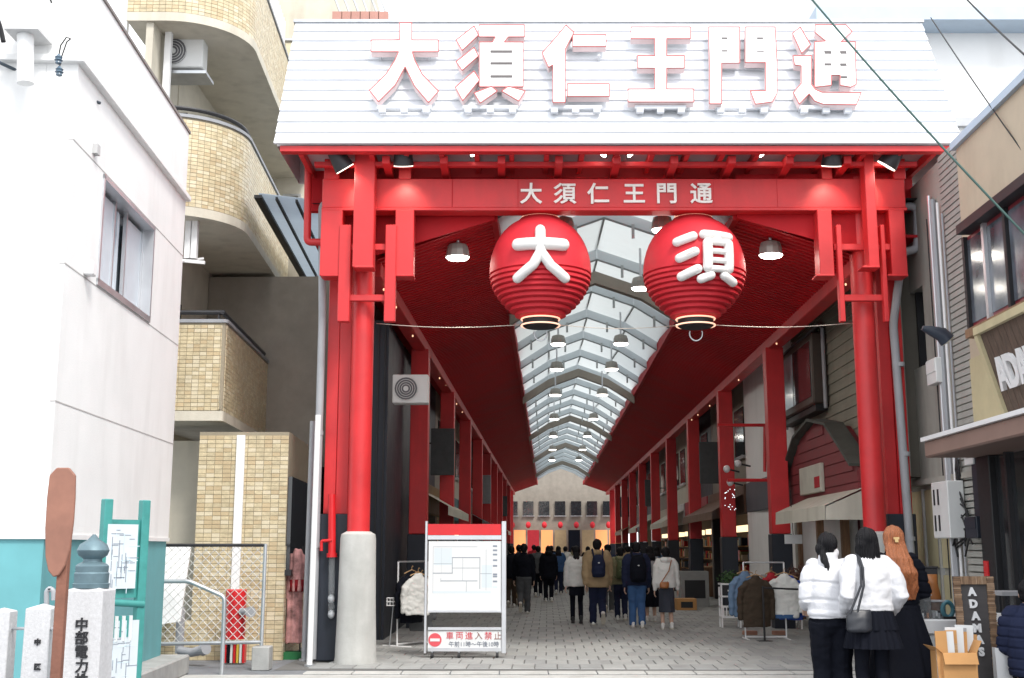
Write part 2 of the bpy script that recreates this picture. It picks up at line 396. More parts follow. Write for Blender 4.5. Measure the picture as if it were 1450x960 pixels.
k = MB(); q = Vector((0, EY, ZE))+UP*(RLEN+.02); k.bx(XL-.03, XR+.03, q.y-.06, q.y+.2, q.z-.02, q.z+.03); k.build('coping', METAL, sr, bevel=.005)
# raised characters of the roof sign
OFF = .22
pl0 = Vector((0, EY, ZE))+RN*OFF
def sgn(px, py, dep=0): return onplane(px, py, pl0, RN)
def Z7(x, y): return (500+x/4.028, 20+y/4.028)
def Z8(x, y): return (860+x/3.816, 20+y/3.816)
def rect(x0, y0, x1, y1): return [(x0, y0), (x1, y0), (x1, y1), (x0, y1)]
CH = []
CH.append((Z7, [[(265,50),(335,50),(335,148),(487,148),(487,215),(337,215),(352,265),(395,345),(487,440),(430,505),(350,410),(297,300),(240,405),(145,500),(93,435),(190,340),(238,265),(260,215),(103,215),(103,148),(265,148)]]))
CH.append((Z7, [[(588,148),(690,68),(715,120),(622,208)], [(588,272),(690,190),(715,240),(622,322)], [(583,418),(690,325),(722,375),(625,495)],
    [(718,62),(978,62),(978,130),(885,130),(862,160),(970,160),(970,415),(908,415),(783,415),(720,415),(720,160),(795,160),(812,130),(718,130)],
    [(690,450),(790,412),(822,440),(725,508)], [(848,440),(885,412),(982,438),(945,497)]]))
CH.append((Z7, [[(1215,62),(1260,105),(1210,200),(1210,505),(1140,505),(1140,290),(1115,305),(1078,222),(1150,140)], rect(1253,118,1443,185), rect(1222,398,1462,470)]))
CH.append((Z8, [[(128,70),(450,70),(450,133),(320,133),(320,225),(417,225),(417,292),(320,292),(320,405),(467,405),(467,475),(112,475),(112,405),(257,405),(257,292),(163,292),(163,225),(257,225),(257,133),(128,133)]]))
CH.append((Z8, [[(547,70),(715,70),(715,265),(617,265),(617,485),(552,485),(552,265)], [(745,70),(907,70),(917,262),(917,430),(890,475),(800,487),(772,415),(855,415),(855,262),(745,262)]]))
CH.append((Z8, [[(1000,105),(1042,70),(1098,165),(1050,213)], [(1003,225),(1103,225),(1103,380),(1125,408),(1160,423),(1372,425),(1345,490),(1165,487),(1120,470),(1090,430),(1037,487),(1005,425),(1048,375),(1048,280),(1012,275)],
    [(1123,58),(1290,58),(1322,95),(1262,150),(1340,150),(1345,380),(1315,395),(1258,385),(1258,330),(1210,330),(1210,385),(1120,395),(1120,150),(1180,146),(1123,100)]]))
SLOT = {1: [(783,200,908,228),(783,268,908,295),(783,342,908,370)], 4: [(617,122,648,139),(617,192,648,206),(808,122,842,139),(808,195,846,206)],
        5: [(1173,192,1210,222),(1258,192,1292,222),(1173,260,1210,284),(1258,260,1292,287),(1258,330,1296,352)]}
LD = .1
for i, (Zf, polys) in enumerate(CH):
    k = MB(); k.ms = 1
    for poly in polys:
        pp = [Zf(*q) for q in poly]
        k.prism(pp, lambda x, y: sgn(x, y), lambda x, y: sgn(x, y)-RN*LD)
    k.ms = 0
    L_ = k.build('raised_character', [LETTER, LETTERS], sr)
    # red painted rim: thin tube around every outline
    k = MB()
    for poly in polys:
        pp = [sgn(*Zf(*q))+RN*.004 for q in poly]
        for a, b in zip(pp, pp[1:]+pp[:1]): k.bar(a, b, .014, .012, up=RN)
    k.build('rim', mat('rim_pink', (.42, .1, .1), .5, var=.1), L_)
    if i in SLOT:
        for (x0, y0, x1, y1) in SLOT[i]:
            k = MB(); a, b = sgn(*Zf(x0, y0)), sgn(*Zf(x1, y1)); c = (a+b)/2+RN*.003
            k.bar((a+sgn(*Zf(x0, y1)))/2+RN*.003, (b+sgn(*Zf(x1, y0)))/2+RN*.003, abs(a.z-b.z)*.55, .006, up=RN)
            k.build('slot', mat('slot_shadow', (.1, .09, .09), .8), L_)
    xs = [Zf(*q)[0] for poly in polys for q in poly]; xm0, xm1 = min(xs)+14, max(xs)-14
    k = MB()
    for xx in (xm0, xm1):
        for yy in (70, 144):
            a = sgn(xx, yy)-RN*LD; k.bar(a, a-RN*(OFF-LD-.01), .04, .04)
    a, b = sgn(xm0-4, 146)-RN*LD*.8, sgn(xm1+4, 146)-RN*LD*.8; k.bar(a, b, .05, .05)
    for q in (.1, .5, .9): k.box(a.lerp(b, q)-Vector((0, 0, .05)), (.1, .08, .07))
    k.build('support_bracket', mat('pale_bracket', (.6, .62, .65), .5, var=.1), L_, kind='stuff')
# lettering on the beam
BC = [752, 800, 847, 898, 944, 993]
for ch, px in zip('大須仁王門通', BC):
    c = P(px, 274, FB-.012); place_text(ch, .33, c, (1, 0, 0), (0, 0, 1), mat('bronze_white', (.82, .8, .75), .4, var=.05), beam, 'beam_character', .016, .006)
# spot lights below the eave
spots = [(482, 228, 1), (571, 222, 0), (667, 212, 0), (858, 213, 0), (889, 213, 0), (1075, 213, 0), (1178, 222, 0), (1262, 224, -1)]
SPL = ['black floodlight at the beam end beside the red drop pipe', 'black floodlight above the hanging post on the drop pipe side', 'small round spot light below the second roof character', 'small round spot light below the fourth roof character, nearer third', 'small round spot light below the fourth roof character, nearer fifth', 'small round spot light below the fifth roof character', 'black floodlight above the hanging post on the olive house side', 'black floodlight at the beam end beside the double-elbow grey pipe']
for i, (px, py, sd) in enumerate(spots):
    big = sd != 0 or px in (571, 1178)
    c = P(px, py, EY+.3); r = .15 if big else .075
    sp = thing('spot_light', SPL[i], 'spot light', c, 'floodlights at the post heads' if big else 'small spots under the roof eave')
    ax = Vector((.5*sd, .35, -.8)).normalized() if big else Vector((random.choice((-.7, .6)), -.25, -.6)).normalized()
    k = MB(); k.tube([c-ax*r*1.5, c-ax*r, c+ax*r*.8], [r*.45, r*.75, r], 16); k.build('housing', DARKM, sp, smooth=True)
    k = MB(); k.tube([c+ax*r*.81, c+ax*(r*.81+.012)], r*.93, 16); k.build('lens', mat('flood_lens', (.9, .9, .85), .3, var=0, emit=(1, .9, .75), estr=1.5) if big else LAMPE, sp)
    if big:
        l = bpy.data.lights.new('flood_beam', 'SPOT'); l.energy = 16; l.spot_size = R(95); l.spot_blend = .7; l.color = (1, .86, .68); l.shadow_soft_size = .1
        lo = bpy.data.objects.new('flood_beam', l); COL.objects.link(lo); lo.parent = sp; lo.matrix_parent_inverse = Matrix.Translation(-c)
        lo.location = c+ax*(r*.9+.03); lo.rotation_euler = (-ax).to_track_quat('Z', 'Y').to_euler()
    k = MB(); k.bar(c-ax*r*.8, (c.x, c.y+.02, ZE-.095), .025, .025); k.build('bracket', DARKM, sp)
# antennas / bracing above the roof
for i in range(6):
    a = P(478+i*13, 27, TY+.9); k = MB(); k.box(a, (.16, .1, .22)); b = k.build('roof_vent_block' if 0 else 'brick_stub', mat('brick_red_pale', (.42, .22, .18), .8), gate)
    k = MB(); k.tube([a+Vector((.06, 0, .05)), a+Vector((-.01, 0, .25)), a+Vector((-.15, 0, .6))], .018, 6); k.build('stay_rod', METAL, b)

# ---------------------------------------------------------------- lanterns
LY = GY+.15
def lantern(px, label, strokes, wbar):
    c = P(px, 386, LY); u = 16.35/FPX*1.05; Rm = 72*u
    root = thing('paper_lantern', label, 'lantern', (c.x, c.y, P(px, 462, LY).z), 'giant red lanterns hung under the beam')
    prof = []
    for i in range(13):                                  # smooth upper half
        a = math.pi/2*(1-i/12); zz = 80*u*math.sin(a); rr = Rm*math.cos(a)**.86 if a < 1.5 else 0
        prof.append((max(rr, 27*u), zz) if zz > 0 else (rr, 0))
    prof = sorted(set(prof), key=lambda q: -q[1])
    prof = [(26*u, 81*u)]+[q for q in prof if q[0] > 27*u+1e-6]
    nst = 10; zl = 66*u
    for i in range(nst):                                 # stepped rings of the lower half
        f0, f1 = i/nst, (i+1)/nst
        r0 = Rm*(1-.62*f0**2.0) if 1 else 0
        r1 = Rm*(1-.62*f1**2.0)
        prof += [(r0, -zl*f0-.002), (r0*1.004, -zl*(f0+.62/nst)), (r1*.97, -zl*(f1-.18/nst)), (r1*.965, -zl*f1)]
    k = MB(); k.lathe(list(reversed(prof)), c, 64); body = k.build('lantern_body', LRED, root, smooth=True)
    for nm, zz, rr in (('top_collar', 83*u, 24*u), ('bottom_collar', -72*u, 25*u)):
        k = MB(); k.lathe([(rr*.9, -7*u), (rr, -5*u), (rr, 7*u), (rr*.85, 8*u)], c+Vector((0, 0, zz)), 32); col = k.build(nm, BLACK, root, smooth=True)
        for dz in (-4.5*u, 4.5*u):
            pts = [c+Vector((27*u*math.cos(a), 27*u*math.sin(a), zz+dz)) for a in [2*math.pi*j/36 for j in range(37)]]
            k = MB(); k.tube(pts, .012, 6, cap=False); k.build('neon_ring', NEON, col, smooth='all')
    k = MB(); k.tube([c+Vector((0, 0, 88*u)), c+Vector((0, 0, 112*u))], .12, 12); k.build('hanger', DARKM, root, smooth=True)
    pts = [c+Vector((9*u*math.cos(a), 0, -88*u+10*u*math.sin(a))) for a in [math.pi*(1.12-1.24*j/14)+math.pi for j in range(15)]]
    k = MB(); k.tube(pts, .011, 6); k.build('pull_ring', METAL, root, smooth=True)
    def on(zx, zy, lift):
        p = P(670+zx/3.537, 230+zy/3.537, LY-.55); dx, dz = p.x-c.x, p.z-c.z
        h = Rm if dz < 0 else Rm; q = max(0.02, (Rm*1.0)**2-dx*dx-(dz*.88)**2)
        return Vector((p.x, c.y-math.sqrt(q)-lift, p.z))
    k = MB()
    for pts, wd in strokes:
        seg = []
        for a, b in zip(pts, pts[1:]):
            for j in range(5): seg.append((a[0]+(b[0]-a[0])*j/5, a[1]+(b[1]-a[1])*j/5))
        seg.append(pts[-1]); k.capsule([on(x, y, .05) for x, y in seg], wd/2/3.537*u, 12)
    ch = k.build('raised_character', mat('lantern_letter', (.8, .79, .77), .45, var=.05, bump=.15, bscale=20), root, smooth='all')
    k = MB()
    for (pts, wd) in strokes[:4]:
        a, b = on(*pts[0], .05+wd/7*u*.5+.03), on(*pts[-1], .05+wd/7*u*.5+.03); k.tube([a, (a+b)/2+Vector((0, -.01, 0)), b], .007, 5)
    k.build('neon_tube', mat('unlit_neon', (.75, .6, .55), .3), ch)
lantern(765, 'giant red ribbed lantern with thick white two-legged single character', [([(225,424),(448,426)],62), ([(335,350),(335,480)],52), ([(335,470),(300,530),(222,590)],50), ([(338,470),(385,535),(458,590)],50)], 1)
lantern(983, 'giant red ribbed lantern with white many-stroked character of short bars', [([(1015,410),(1092,384)],46), ([(1025,495),(1098,466)],46), ([(1035,585),(1112,552)],46), ([(1145,375),(1275,380)],46),
    ([(1162,420),(1162,545)],48), ([(1272,420),(1272,545)],48), ([(1165,415),(1270,415)],34), ([(1165,462),(1270,462)],28), ([(1165,508),(1270,508)],28), ([(1165,550),(1270,550)],34), ([(1215,380),(1212,410)],40), ([(1130,600),(1178,582)],44), ([(1248,580),(1298,605)],44)], 1)

# ================================================================== ARCADE
arc = thing('arcade_roof', 'long red ribbed arcade ceiling with pale translucent vault over the street', 'arcade', A(0, .1, 0))
ZI, ZO, HI, HO = 6.36, 5.76, 1.78, 3.52
T0A, T1A = .02, 74
for sd in (-1, 1):
    k = MB(); st = .17; n = int((T1A-T0A)/st)
    vs = []; fs = []
    for i in range(n):                                   # ribs run across, real relief
        t = T0A+i*st
        for (dt, dz) in ((0, 0), (.08, 0), (.09, .06), (.16, .06)):
            vs.append(A(sd*HI, t+dt, ZI+dz)); vs.append(A(sd*HO, t+dt, ZO+dz))
    for i in range(len(vs)//2-1): fs.append((2*i, 2*i+1, 2*i+3, 2*i+2))
    k.add(vs, fs)
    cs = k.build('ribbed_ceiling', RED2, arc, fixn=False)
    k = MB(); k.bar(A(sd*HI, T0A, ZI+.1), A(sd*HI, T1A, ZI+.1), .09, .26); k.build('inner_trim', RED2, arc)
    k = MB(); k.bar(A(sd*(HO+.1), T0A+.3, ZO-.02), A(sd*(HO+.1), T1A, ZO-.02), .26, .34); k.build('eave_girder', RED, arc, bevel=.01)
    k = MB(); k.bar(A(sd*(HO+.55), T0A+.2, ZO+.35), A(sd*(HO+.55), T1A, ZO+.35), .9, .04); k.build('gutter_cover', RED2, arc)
    for j in range(12):
        p = A(sd*(HO+.02), 1+j*1.9+random.uniform(-.5, .5), ZO-.24+random.uniform(-.04, .1)); k = MB(); k.ell(p, (.016, .016, .022), 6, 4); k.build('fairy_bulb', mat('bulb', (.9, .6, .4), .3, var=0, emit=(1, .6, .35), estr=.7), arc)
# vault: bays with stepped panels and glazed risers
BAY = 3.0; NBAY = 23
prof5 = [(-HI, ZI+.05), (-.95, ZI+.58), (0, ZI+.92), (.95, ZI+.58), (HI, ZI+.05)]
pnl = None; gz = None
for b in range(NBAY):
    t0, t1 = .12+b*BAY, .12+(b+1)*BAY
    for j in range(4):
        (s0, z0), (s1, z1) = prof5[j], prof5[j+1]; ds = .001
        k = MB(); k.add([A(s0+ds, t0, z0), A(s1-ds, t0, z1), A(s1-ds, t1, z1+.2), A(s0+ds, t1, z0+.2)], [(0, 1, 2, 3)])
        if b < 14: k.build('vault_panel', PANELW, arc, fixn=False)
        else: pnl = pnl or MB(); pnl.add(k.v, k.f)
        # riser glass facing the entrance
        k = MB(); k.add([A(s0+ds, t1+.005, z0-.03), A(s1-ds, t1+.005, z1-.03), A(s1-ds, t1+.005, z1+.23), A(s0+ds, t1+.005, z0+.23)], [(0, 1, 2, 3)])
        if b < 14: k.build('riser_pane', CLERE, arc, fixn=False)
        else: gz = gz or MB(); gz.add(k.v, k.f)
    k = MB()
    for j in range(4):
        (s0, z0), (s1, z1) = prof5[j], prof5[j+1]; k.bar(A(s0, t0, z0-.02), A(s1, t0, z1-.02), .03, .03)
    k.build('vault_rib', mat('grey_rib', (.2, .22, .22), .5), arc)
    if b < 14:
        k = MB()
        for s, z in ((-.95, ZI+.58), (0, ZI+.92), (.95, ZI+.58)): k.bar(A(s, t0+.03, z-.01), A(s, t1, z+.24), .035, .05)
        for s in (-1.4, -.5, .5, 1.4):
            z = ZI+.05+.87*(1-abs(s)/HI)+.1; k.bar(A(s, t1-.01, z), A(s, t1-.01, z-.25), .05, .04)
        k.build('vault_rafter', mat('grey_rafter', (.35, .38, .38), .5), arc)
pnl.build('far_vault_panels', PANELW, arc, kind='stuff', fixn=False); gz.build('far_riser_panes', CLERE, arc, kind='stuff', fixn=False)
# portal frames and red pillars
for j in range(10):
    t = 7.1+j*6.7
    for sd in (-1, 1):
        p = A(sd*(HO+.1), t); k = MB(); k.box((p.x, p.y, 3.72), (.36, .36, 3.75), rz=az); pl = k.build('pillar', RED, arc, bevel=.012)
        k = MB(); k.box((p.x, p.y, .92), (.4, .4, 1.84), rz=az); k.build('black_plinth', NAVYP, pl, bevel=.01)
    if j % 2 == 0:
        k = MB()
        for q in range(4):
            (s0, z0), (s1, z1) = prof5[q], prof5[q+1]
            v = [A(s0, t+d, z0+e) for d in (-.12, .12) for e in (-.3, -.05)]+[A(s1, t+d, z1+e) for d in (-.12, .12) for e in (-.3, -.05)]
            k.add(v, [(0, 1, 5, 4), (2, 6, 7, 3), (0, 4, 6, 2), (1, 3, 7, 5)])
        k.build('portal_beam', BROWN, arc)
for sd in (-1, 1):
    k = MB(); po = [(sd*HI, ZI-.02), (sd*(HO+.6), ZO-.12), (sd*(HO+.6), 7.0), (sd*HI, 7.0)]
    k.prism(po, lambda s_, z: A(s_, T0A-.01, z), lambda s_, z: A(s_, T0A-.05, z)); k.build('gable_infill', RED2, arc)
# outer solid roof over the red ceiling so that only the vault lets daylight in
for sd in (-1, 1):
    k = MB(); k.quad(A(sd*HI, .1, ZI+.3), A(sd*(HO+1), .1, ZI+.3), A(sd*(HO+1), T1A, ZI+.3), A(sd*HI, T1A, ZI+.3)); k.build('roof_deck', DARKM, arc)
k = MB(); k.bx(A(-5, T1A+2).x, A(5, T1A+2).x, A(0, T1A+2).y, A(0, T1A+2.3).y, 0, 9); k.build('end_wall', BROWN, arc)

def pendant(p, rod, label, group, wide=.34, light=14):
    L_ = thing('pendant_lamp', label, 'lamp', p, group)
    k = MB(); k.tube([p+Vector((0, 0, .12)), p+Vector((0, 0, .12+rod))], .022, 8); k.build('rod', METAL, L_)
    k = MB(); k.loft([(p.x, p.y, p.z-.09, wide*.5, wide*.42), (p.x, p.y, p.z+.02, wide*.47, wide*.4), (p.x, p.y, p.z+.1, wide*.4, wide*.33), (p.x, p.y, p.z+.13, wide*.15, wide*.13)], 12); k.build('housing', mat('lamp_housing', (.3, .29, .26), .45, .3, var=.1), L_, bevel=0)
    k = MB(); k.loft([(p.x, p.y, p.z-.125, wide*.42, wide*.36), (p.x, p.y, p.z-.091, wide*.5, wide*.42)], 12); k.build('lens', LAMPE, L_)
    if light:
        l = bpy.data.lights.new('lamp_light', 'AREA'); l.shape = 'DISK'; l.size = wide; l.energy = light; l.color = (1, .93, .82)
        lo = bpy.data.objects.new('lamp_light', l); COL.objects.link(lo); lo.location = p-Vector((0, 0, .14)); lo.parent = L_; lo.matrix_parent_inverse = Matrix.Translation(-p)
for sd in (-1, 1):
    pendant(A(sd*2.36, .5, 6.0), .3, 'caged pendant lamp on the red ribbed ceiling, '+('on the grey canopy side' if sd < 0 else 'on the olive siding house side'), None, .36, 5)
    pendant(A(sd*.75, .55, 6.42), .6, 'bright lamp just under the main beam by the neck of the '+('two-legged' if sd < 0 else 'many-stroked')+' character lantern', 'lamps just behind the main beam', .34, 4)
for j, t in enumerate((4.6, 10.6, 14.6, 20, 27, 34, 41, 48)):
    for sd in (-1, 1):
        pendant(A(sd*.74, t, 6.42), .55, f"small flood lamp below the pale vault, pair {['one','two','three','four','five','six','seven','eight'][j]} from the gate, {'navy shop' if sd < 0 else 'siding house'} side", 'lamps in pairs under the pale vault', .36, 7)
# guide wire below the lanterns
for a, b, lb in (((533, 458), (735, 460), 'thin steel wire from gate column to the two-legged character lantern'), ((790, 460), (958, 461), 'thin steel wire strung between the two giant lanterns'), ((1008, 460), (1212, 457), 'thin steel wire from many-stroked lantern to gate column')):
    p, q = P(*a, LY), P(*b, LY); pts = [p.lerp(q, i/12)-Vector((0, 0, .05*math.sin(math.pi*i/12))) for i in range(13)]
    k = MB(); k.tube(pts, .006, 5); tag(k.build('guide_wire', mat('wire_steel', (.6, .55, .48), .4, .5, var=0), smooth='all'), lb, 'wire')

# ================================================================== wall frames
class Wall:
    def __init__(s, o, d, n): s.o = Vector((o.x, o.y, 0)); s.d = Vector((d.x, d.y, 0)).normalized(); s.n = Vector((n.x, n.y, 0)).normalized()
    def p(s, u, z, f=0.0): return s.o+s.d*u+s.n*f+Vector((0, 0, z))
    def uv(s, px, py, f=0.0):
        q = onplane(px, py, s.o+s.n*f, s.n); r = q-s.o; return r.dot(s.d), q.z
    def box(s, k, u0, u1, z0, z1, f0, f1):
        vs = [s.p(u, z, f) for z in (z0, z1) for f in (f0, f1) for u in (u0, u1)]
        return k.add(vs, [(0, 2, 3, 1), (4, 5, 7, 6), (0, 1, 5, 4), (2, 6, 7, 3), (0, 4, 6, 2), (1, 3, 7, 5)])
    def mk(s, name, mt, parent, u0, u1, z0, z1, f0, f1, bevel=0):
        k = MB(); s.box(k, u0, u1, z0, z1, f0, f1); return k.build(name, mt, parent, bevel=bevel)
def tiles(k, fp, L, H, tw=.1, th=.06, gap=.007, dep=.008, z0=0.0):
    """fp(u,z,f) -> point; running courses of tiles along a path of length L"""
    nr = max(1, round(H/th)); nc = max(1, round(L/tw)); th = H/nr; tw = L/nc
    for r_ in range(nr):
        off = 0
        for c in range(nc):
            u0 = c*tw+gap/2; u1 = (c+1)*tw-gap/2; a = z0+r_*th+gap/2; b = a+th-gap; f = dep+random.uniform(-.0015, .0015)
            k.m = random.choice((0, 0, 0, 1, 2))
            k.add([fp(u0, a, f), fp(u1, a, f), fp(u1, b, f), fp(u0, b, f), fp(u0, a, 0), fp(u1, a, 0), fp(u1, b, 0), fp(u0, b, 0)],
                  [(0, 1, 2, 3), (0, 4, 5, 1), (1, 5, 6, 2), (2, 6, 7, 3), (3, 7, 4, 0)])
TILES3 = [TILE, mat('beige_tile_light', (.63, .55, .39), .35, var=.1, vscale=3), mat('beige_tile_tan', (.52, .41, .25), .35, var=.12, vscale=3)]
DLv = ray(645, 775); DL = Vector((DLv.x, DLv.y, 0)).normalized(); NL = Vector((DL.y, -DL.x, 0))

# ================================================================== WHITE BUILDING (left)
F0 = P(256, 420, 15.2)
WW = Wall(F0, DL, NL)                     # u = 0 at the far corner, negative towards the street
un = WW.uv(100, 250)[0]
wb = thing('white_building', 'white plastered two-storey building with turquoise ground floor and sliding window', 'building', WW.p(un, 0))
zl = 6.2; ztop = 7.15; DEP = -4.0
(ua, za) = WW.uv(146, 246); (ub, _) = WW.uv(218, 322); zb = WW.uv(142, 396)[1]; 
u0, u1, zw1, zw0 = ua, ub, (za+WW.uv(218, 322)[1])/2, zb-.05
for (a, b, c, d) in ((un, 0, 1.66, zw0), (un, 0, zw1, ztop), (un, u0, zw0, zw1), (u1, 0, zw0, zw1)):
    WW.mk('wall', PLASTER, wb, a, b, c, d, -.3, 0)
WW.mk('rear_wall', PLASTER, wb, un, 0, 1.66, ztop-.01, DEP, -.302)
WW.mk('turquoise_base', TURQ, wb, un+.02, -.02, .1, 1.655, DEP, -.02)
WW.mk('base_trim', WHITE, wb, un-.01, .01, 1.655, 1.70, DEP, .012)
WW.mk('ledge', PLASTER, wb, un-.07, .02, zl-.01, zl+.06, DEP, .07, .008)
WW.mk('parapet_coping', mat('coping_dark', (.2, .17, .16), .6), wb, un-.02, .02, ztop, ztop+.035, DEP, .02)
for zz in (zw1+.02, zw0-.05, 2.9):
    WW.mk('panel_joint', mat('joint_grey', (.45, .43, .42), .9), wb, un-.003, -.003, zz, zz+.013, -.05, .003)
# window: reveal, frame, three sliding leaves, curtain
win = WW.mk('window', GLASS, wb, u0, u1, zw0, zw1, -.24, -.2)
for a, b, c, d in ((u0, u1, zw0-.03, zw0+.04), (u0, u1, zw1-.05, zw1), (u0, u0+.045, zw0, zw1), (u1-.045, u1, zw0, zw1)):
    WW.mk('frame', ALU, win, a, b, c, d, -.2, .02)
wd = (u1-u0)
for a, b, f in ((u0+.05, u0+wd*.42, -.12), (u0+wd*.62, u1-.05, -.12)):
    WW.mk('frosted_pane', mat('frosted_glass', (.55, .6, .65), .45, var=.12, vscale=1.2), win, a+.04, b-.04, zw0+.08, zw1-.09, f-.01, f)
    for q in ((a, a+.04), (b-.04, b)): WW.mk('sash', ALU, win, *q, zw0+.04, zw1-.05, f-.02, f+.02)
for i in range(5):
    a = u0+wd*.43+i*wd*.037; WW.mk('curtain_fold', mat('curtain_pale', (.6, .66, .72), .8), win, a, a+wd*.024, zw0+.05, zw1-.08, -.19, -.17+.012*(i % 2))
WW.mk('wall_vent', WHITE, wb, u0-.42, u0-.28, zw0-.02, zw0+.12, 0, .09, .01)
k = MB(); q = WW.p(WW.uv(133, 212)[0], WW.uv(133, 212)[1]); k.bar(q, q+NL*.05, .1, .1); k.build('wall_vent', mat('vent_grey', (.5, .5, .5), .6), wb)
# rooftop duct box on a round stack, insulators, service wire on the street-side face
yn = WW.p(un, 0).y
def bp(px, py): return P(px, py, yn-.25)
du = thing('roof_duct', 'white square duct hood on round stack against white building front', 'duct', bp(36, 108))
k = MB(); k.tube([bp(36, 118), bp(36, 50)], .075, 16); k.build('stack', PLASTER, du, smooth=True)
a, b = bp(17, 48), bp(58, 14); k = MB(); k.bx(a.x, b.x, yn-.36, yn-.06, a.z, b.z); k.build('hood', PLASTER, du, bevel=.015)
a, b = bp(14, 50), bp(62, 46); k = MB(); k.bx(a.x, b.x, yn-.39, yn-.03, a.z, b.z); k.build('hood_rim', mat('duct_grey', (.55, .55, .55), .6), du)
for px, py, lb in ((83, 84, 'blue-grey porcelain insulator hanging below looped lead beside duct'), (84, 101, 'lower blue-grey insulator hanging under another one'), (130, 97, 'square blue-grey insulator cup at a white service mast')):
    p = P(px, py, yn-.3 if px < 100 else 11.4); it = thing('insulator', lb, 'insulator', p)
    k = MB(); k.lathe([(.012, -.05), (.03, -.04), (.026, -.02), (.04, -.01), (.028, .005), (.036, .02), (.02, .035), (.012, .05)], p, 14); k.build('porcelain', mat('insulator_blue', (.1, .15, .2), .25, var=.2), it, smooth=True)
    k = MB(); q = P(100, 55, p.y); k.tube([p+Vector((0, 0, .05)), p+Vector((.01, 0, .14)), p.lerp(q, .6)+Vector((0, 0, .1)), q], .007, 6); k.build('lead', BLACK, it)
mast = thing('service_mast', 'slim white service mast with dark wire head on white building', 'mast', P(119, 118, 11.5))
k = MB(); k.tube([P(119, 130, 11.5), P(119, 80, 11.5)], .035, 10); k.build('tube', WHITE, mast)
k = MB(); k.tube([P(121, 82, 11.5), P(123, 55, 11.5), P(112, 53, 11.5), P(95, 60, 11.5), P(85, 75, 11.5)], .014, 8); k.build('wire_head', DARKM, mast, smooth=True)
def cable(pts, r, lb, mt=BLACK, sag=.1):
    a, b = pts[0], pts[-1]; L_ = [a.lerp(b, i/20)-Vector((0, 0, sag*math.sin(math.pi*i/20))) for i in range(21)]
    k = MB(); k.tube(L_, r, 6); return tag(k.build('cable', mt, smooth='all'), lb, 'cable')
cable([P(-60, 60, 10.2), P(142, 146, 11.3)], .016, 'thick slate-blue cable running to the white building corner', mat('cable_slate', (.06, .08, .1), .5, var=0), .03)
cable([P(60, -20, 10.5), P(110, 60, 11)], .008, 'thin black lead dropping to the insulators', BLACK, .02)
cable([P(1125, -30, 12), P(1480, 362, 9.6)], .011, 'dark green overhead cable crossing in front of white sign roof', mat('cable_green', (.02, .07, .06), .5, var=0), .06)
cable([P(1318, 25, 14.5), P(1470, 245, 12.2)], .008, 'thin black overhead wire passing over beige parapet', BLACK, .03)
cable([P(1360, -10, 13), P(1470, 95, 11)], .011, 'short black wire high above the beige parapet', BLACK, .02)
cable([P(-10, 20, 9), P(5, 60, 9.1)], .02, 'black cable loop by the duct hood', BLACK, -.05)

# ================================================================== APARTMENT BLOCK with curved balconies
AY = 17.1
ap = thing('apartment_block', 'beige tiled apartment block with curved balconies and brown shaded soffits', 'building', P(330, 935, AY))
XLa = P(150, 500, AY).x
def balcony_path(xr, r_, Lside):
    """polyline front edge from the left to the corner and along the side"""
    pts = [Vector((XLa, AY, 0))]; c = Vector((xr-r_, AY+r_, 0))
    pts.append(Vector((c.x, AY, 0)))
    for i in range(1, 13):
        a = -math.pi/2+math.pi/2*i/12; pts.append(c+Vector((r_*math.cos(a), r_*math.sin(a), 0)))
    e = pts[-1]; pts.append(e+DL*Lside); return pts
def pathf(pts):
    cum = [0]
    for a, b in zip(pts, pts[1:]): cum.append(cum[-1]+(b-a).length)
    nrm = []
    for i in range(len(pts)):
        a, b = pts[max(0, i-1)], pts[min(len(pts)-1, i+1)]; t = (b-a).normalized(); nrm.append(Vector((t.y, -t.x, 0)))
    def f(u, z, o):
        i = 0
        while i < len(cum)-2 and u > cum[i+1]: i += 1
        q = (u-cum[i])/max(1e-6, cum[i+1]-cum[i]); q = min(max(q, 0), 1)
        n = nrm[i].lerp(nrm[i+1], q).normalized(); return pts[i].lerp(pts[i+1], q)+n*o+Vector((0, 0, z))
    return f, cum[-1], cum
zb2 = P(300, 300, AY).z; zt2 = P(300, 163, AY).z; zb1 = P(300, 27, AY).z; zt3 = P(300, 456, AY).z
levels = [(zb1, zb1+1.35, 352, 1.15, 7.5), (zb2, zt2, 350, 1.15, 7.5), (zt3-1.45, zt3, 328, .04, 4.2)]
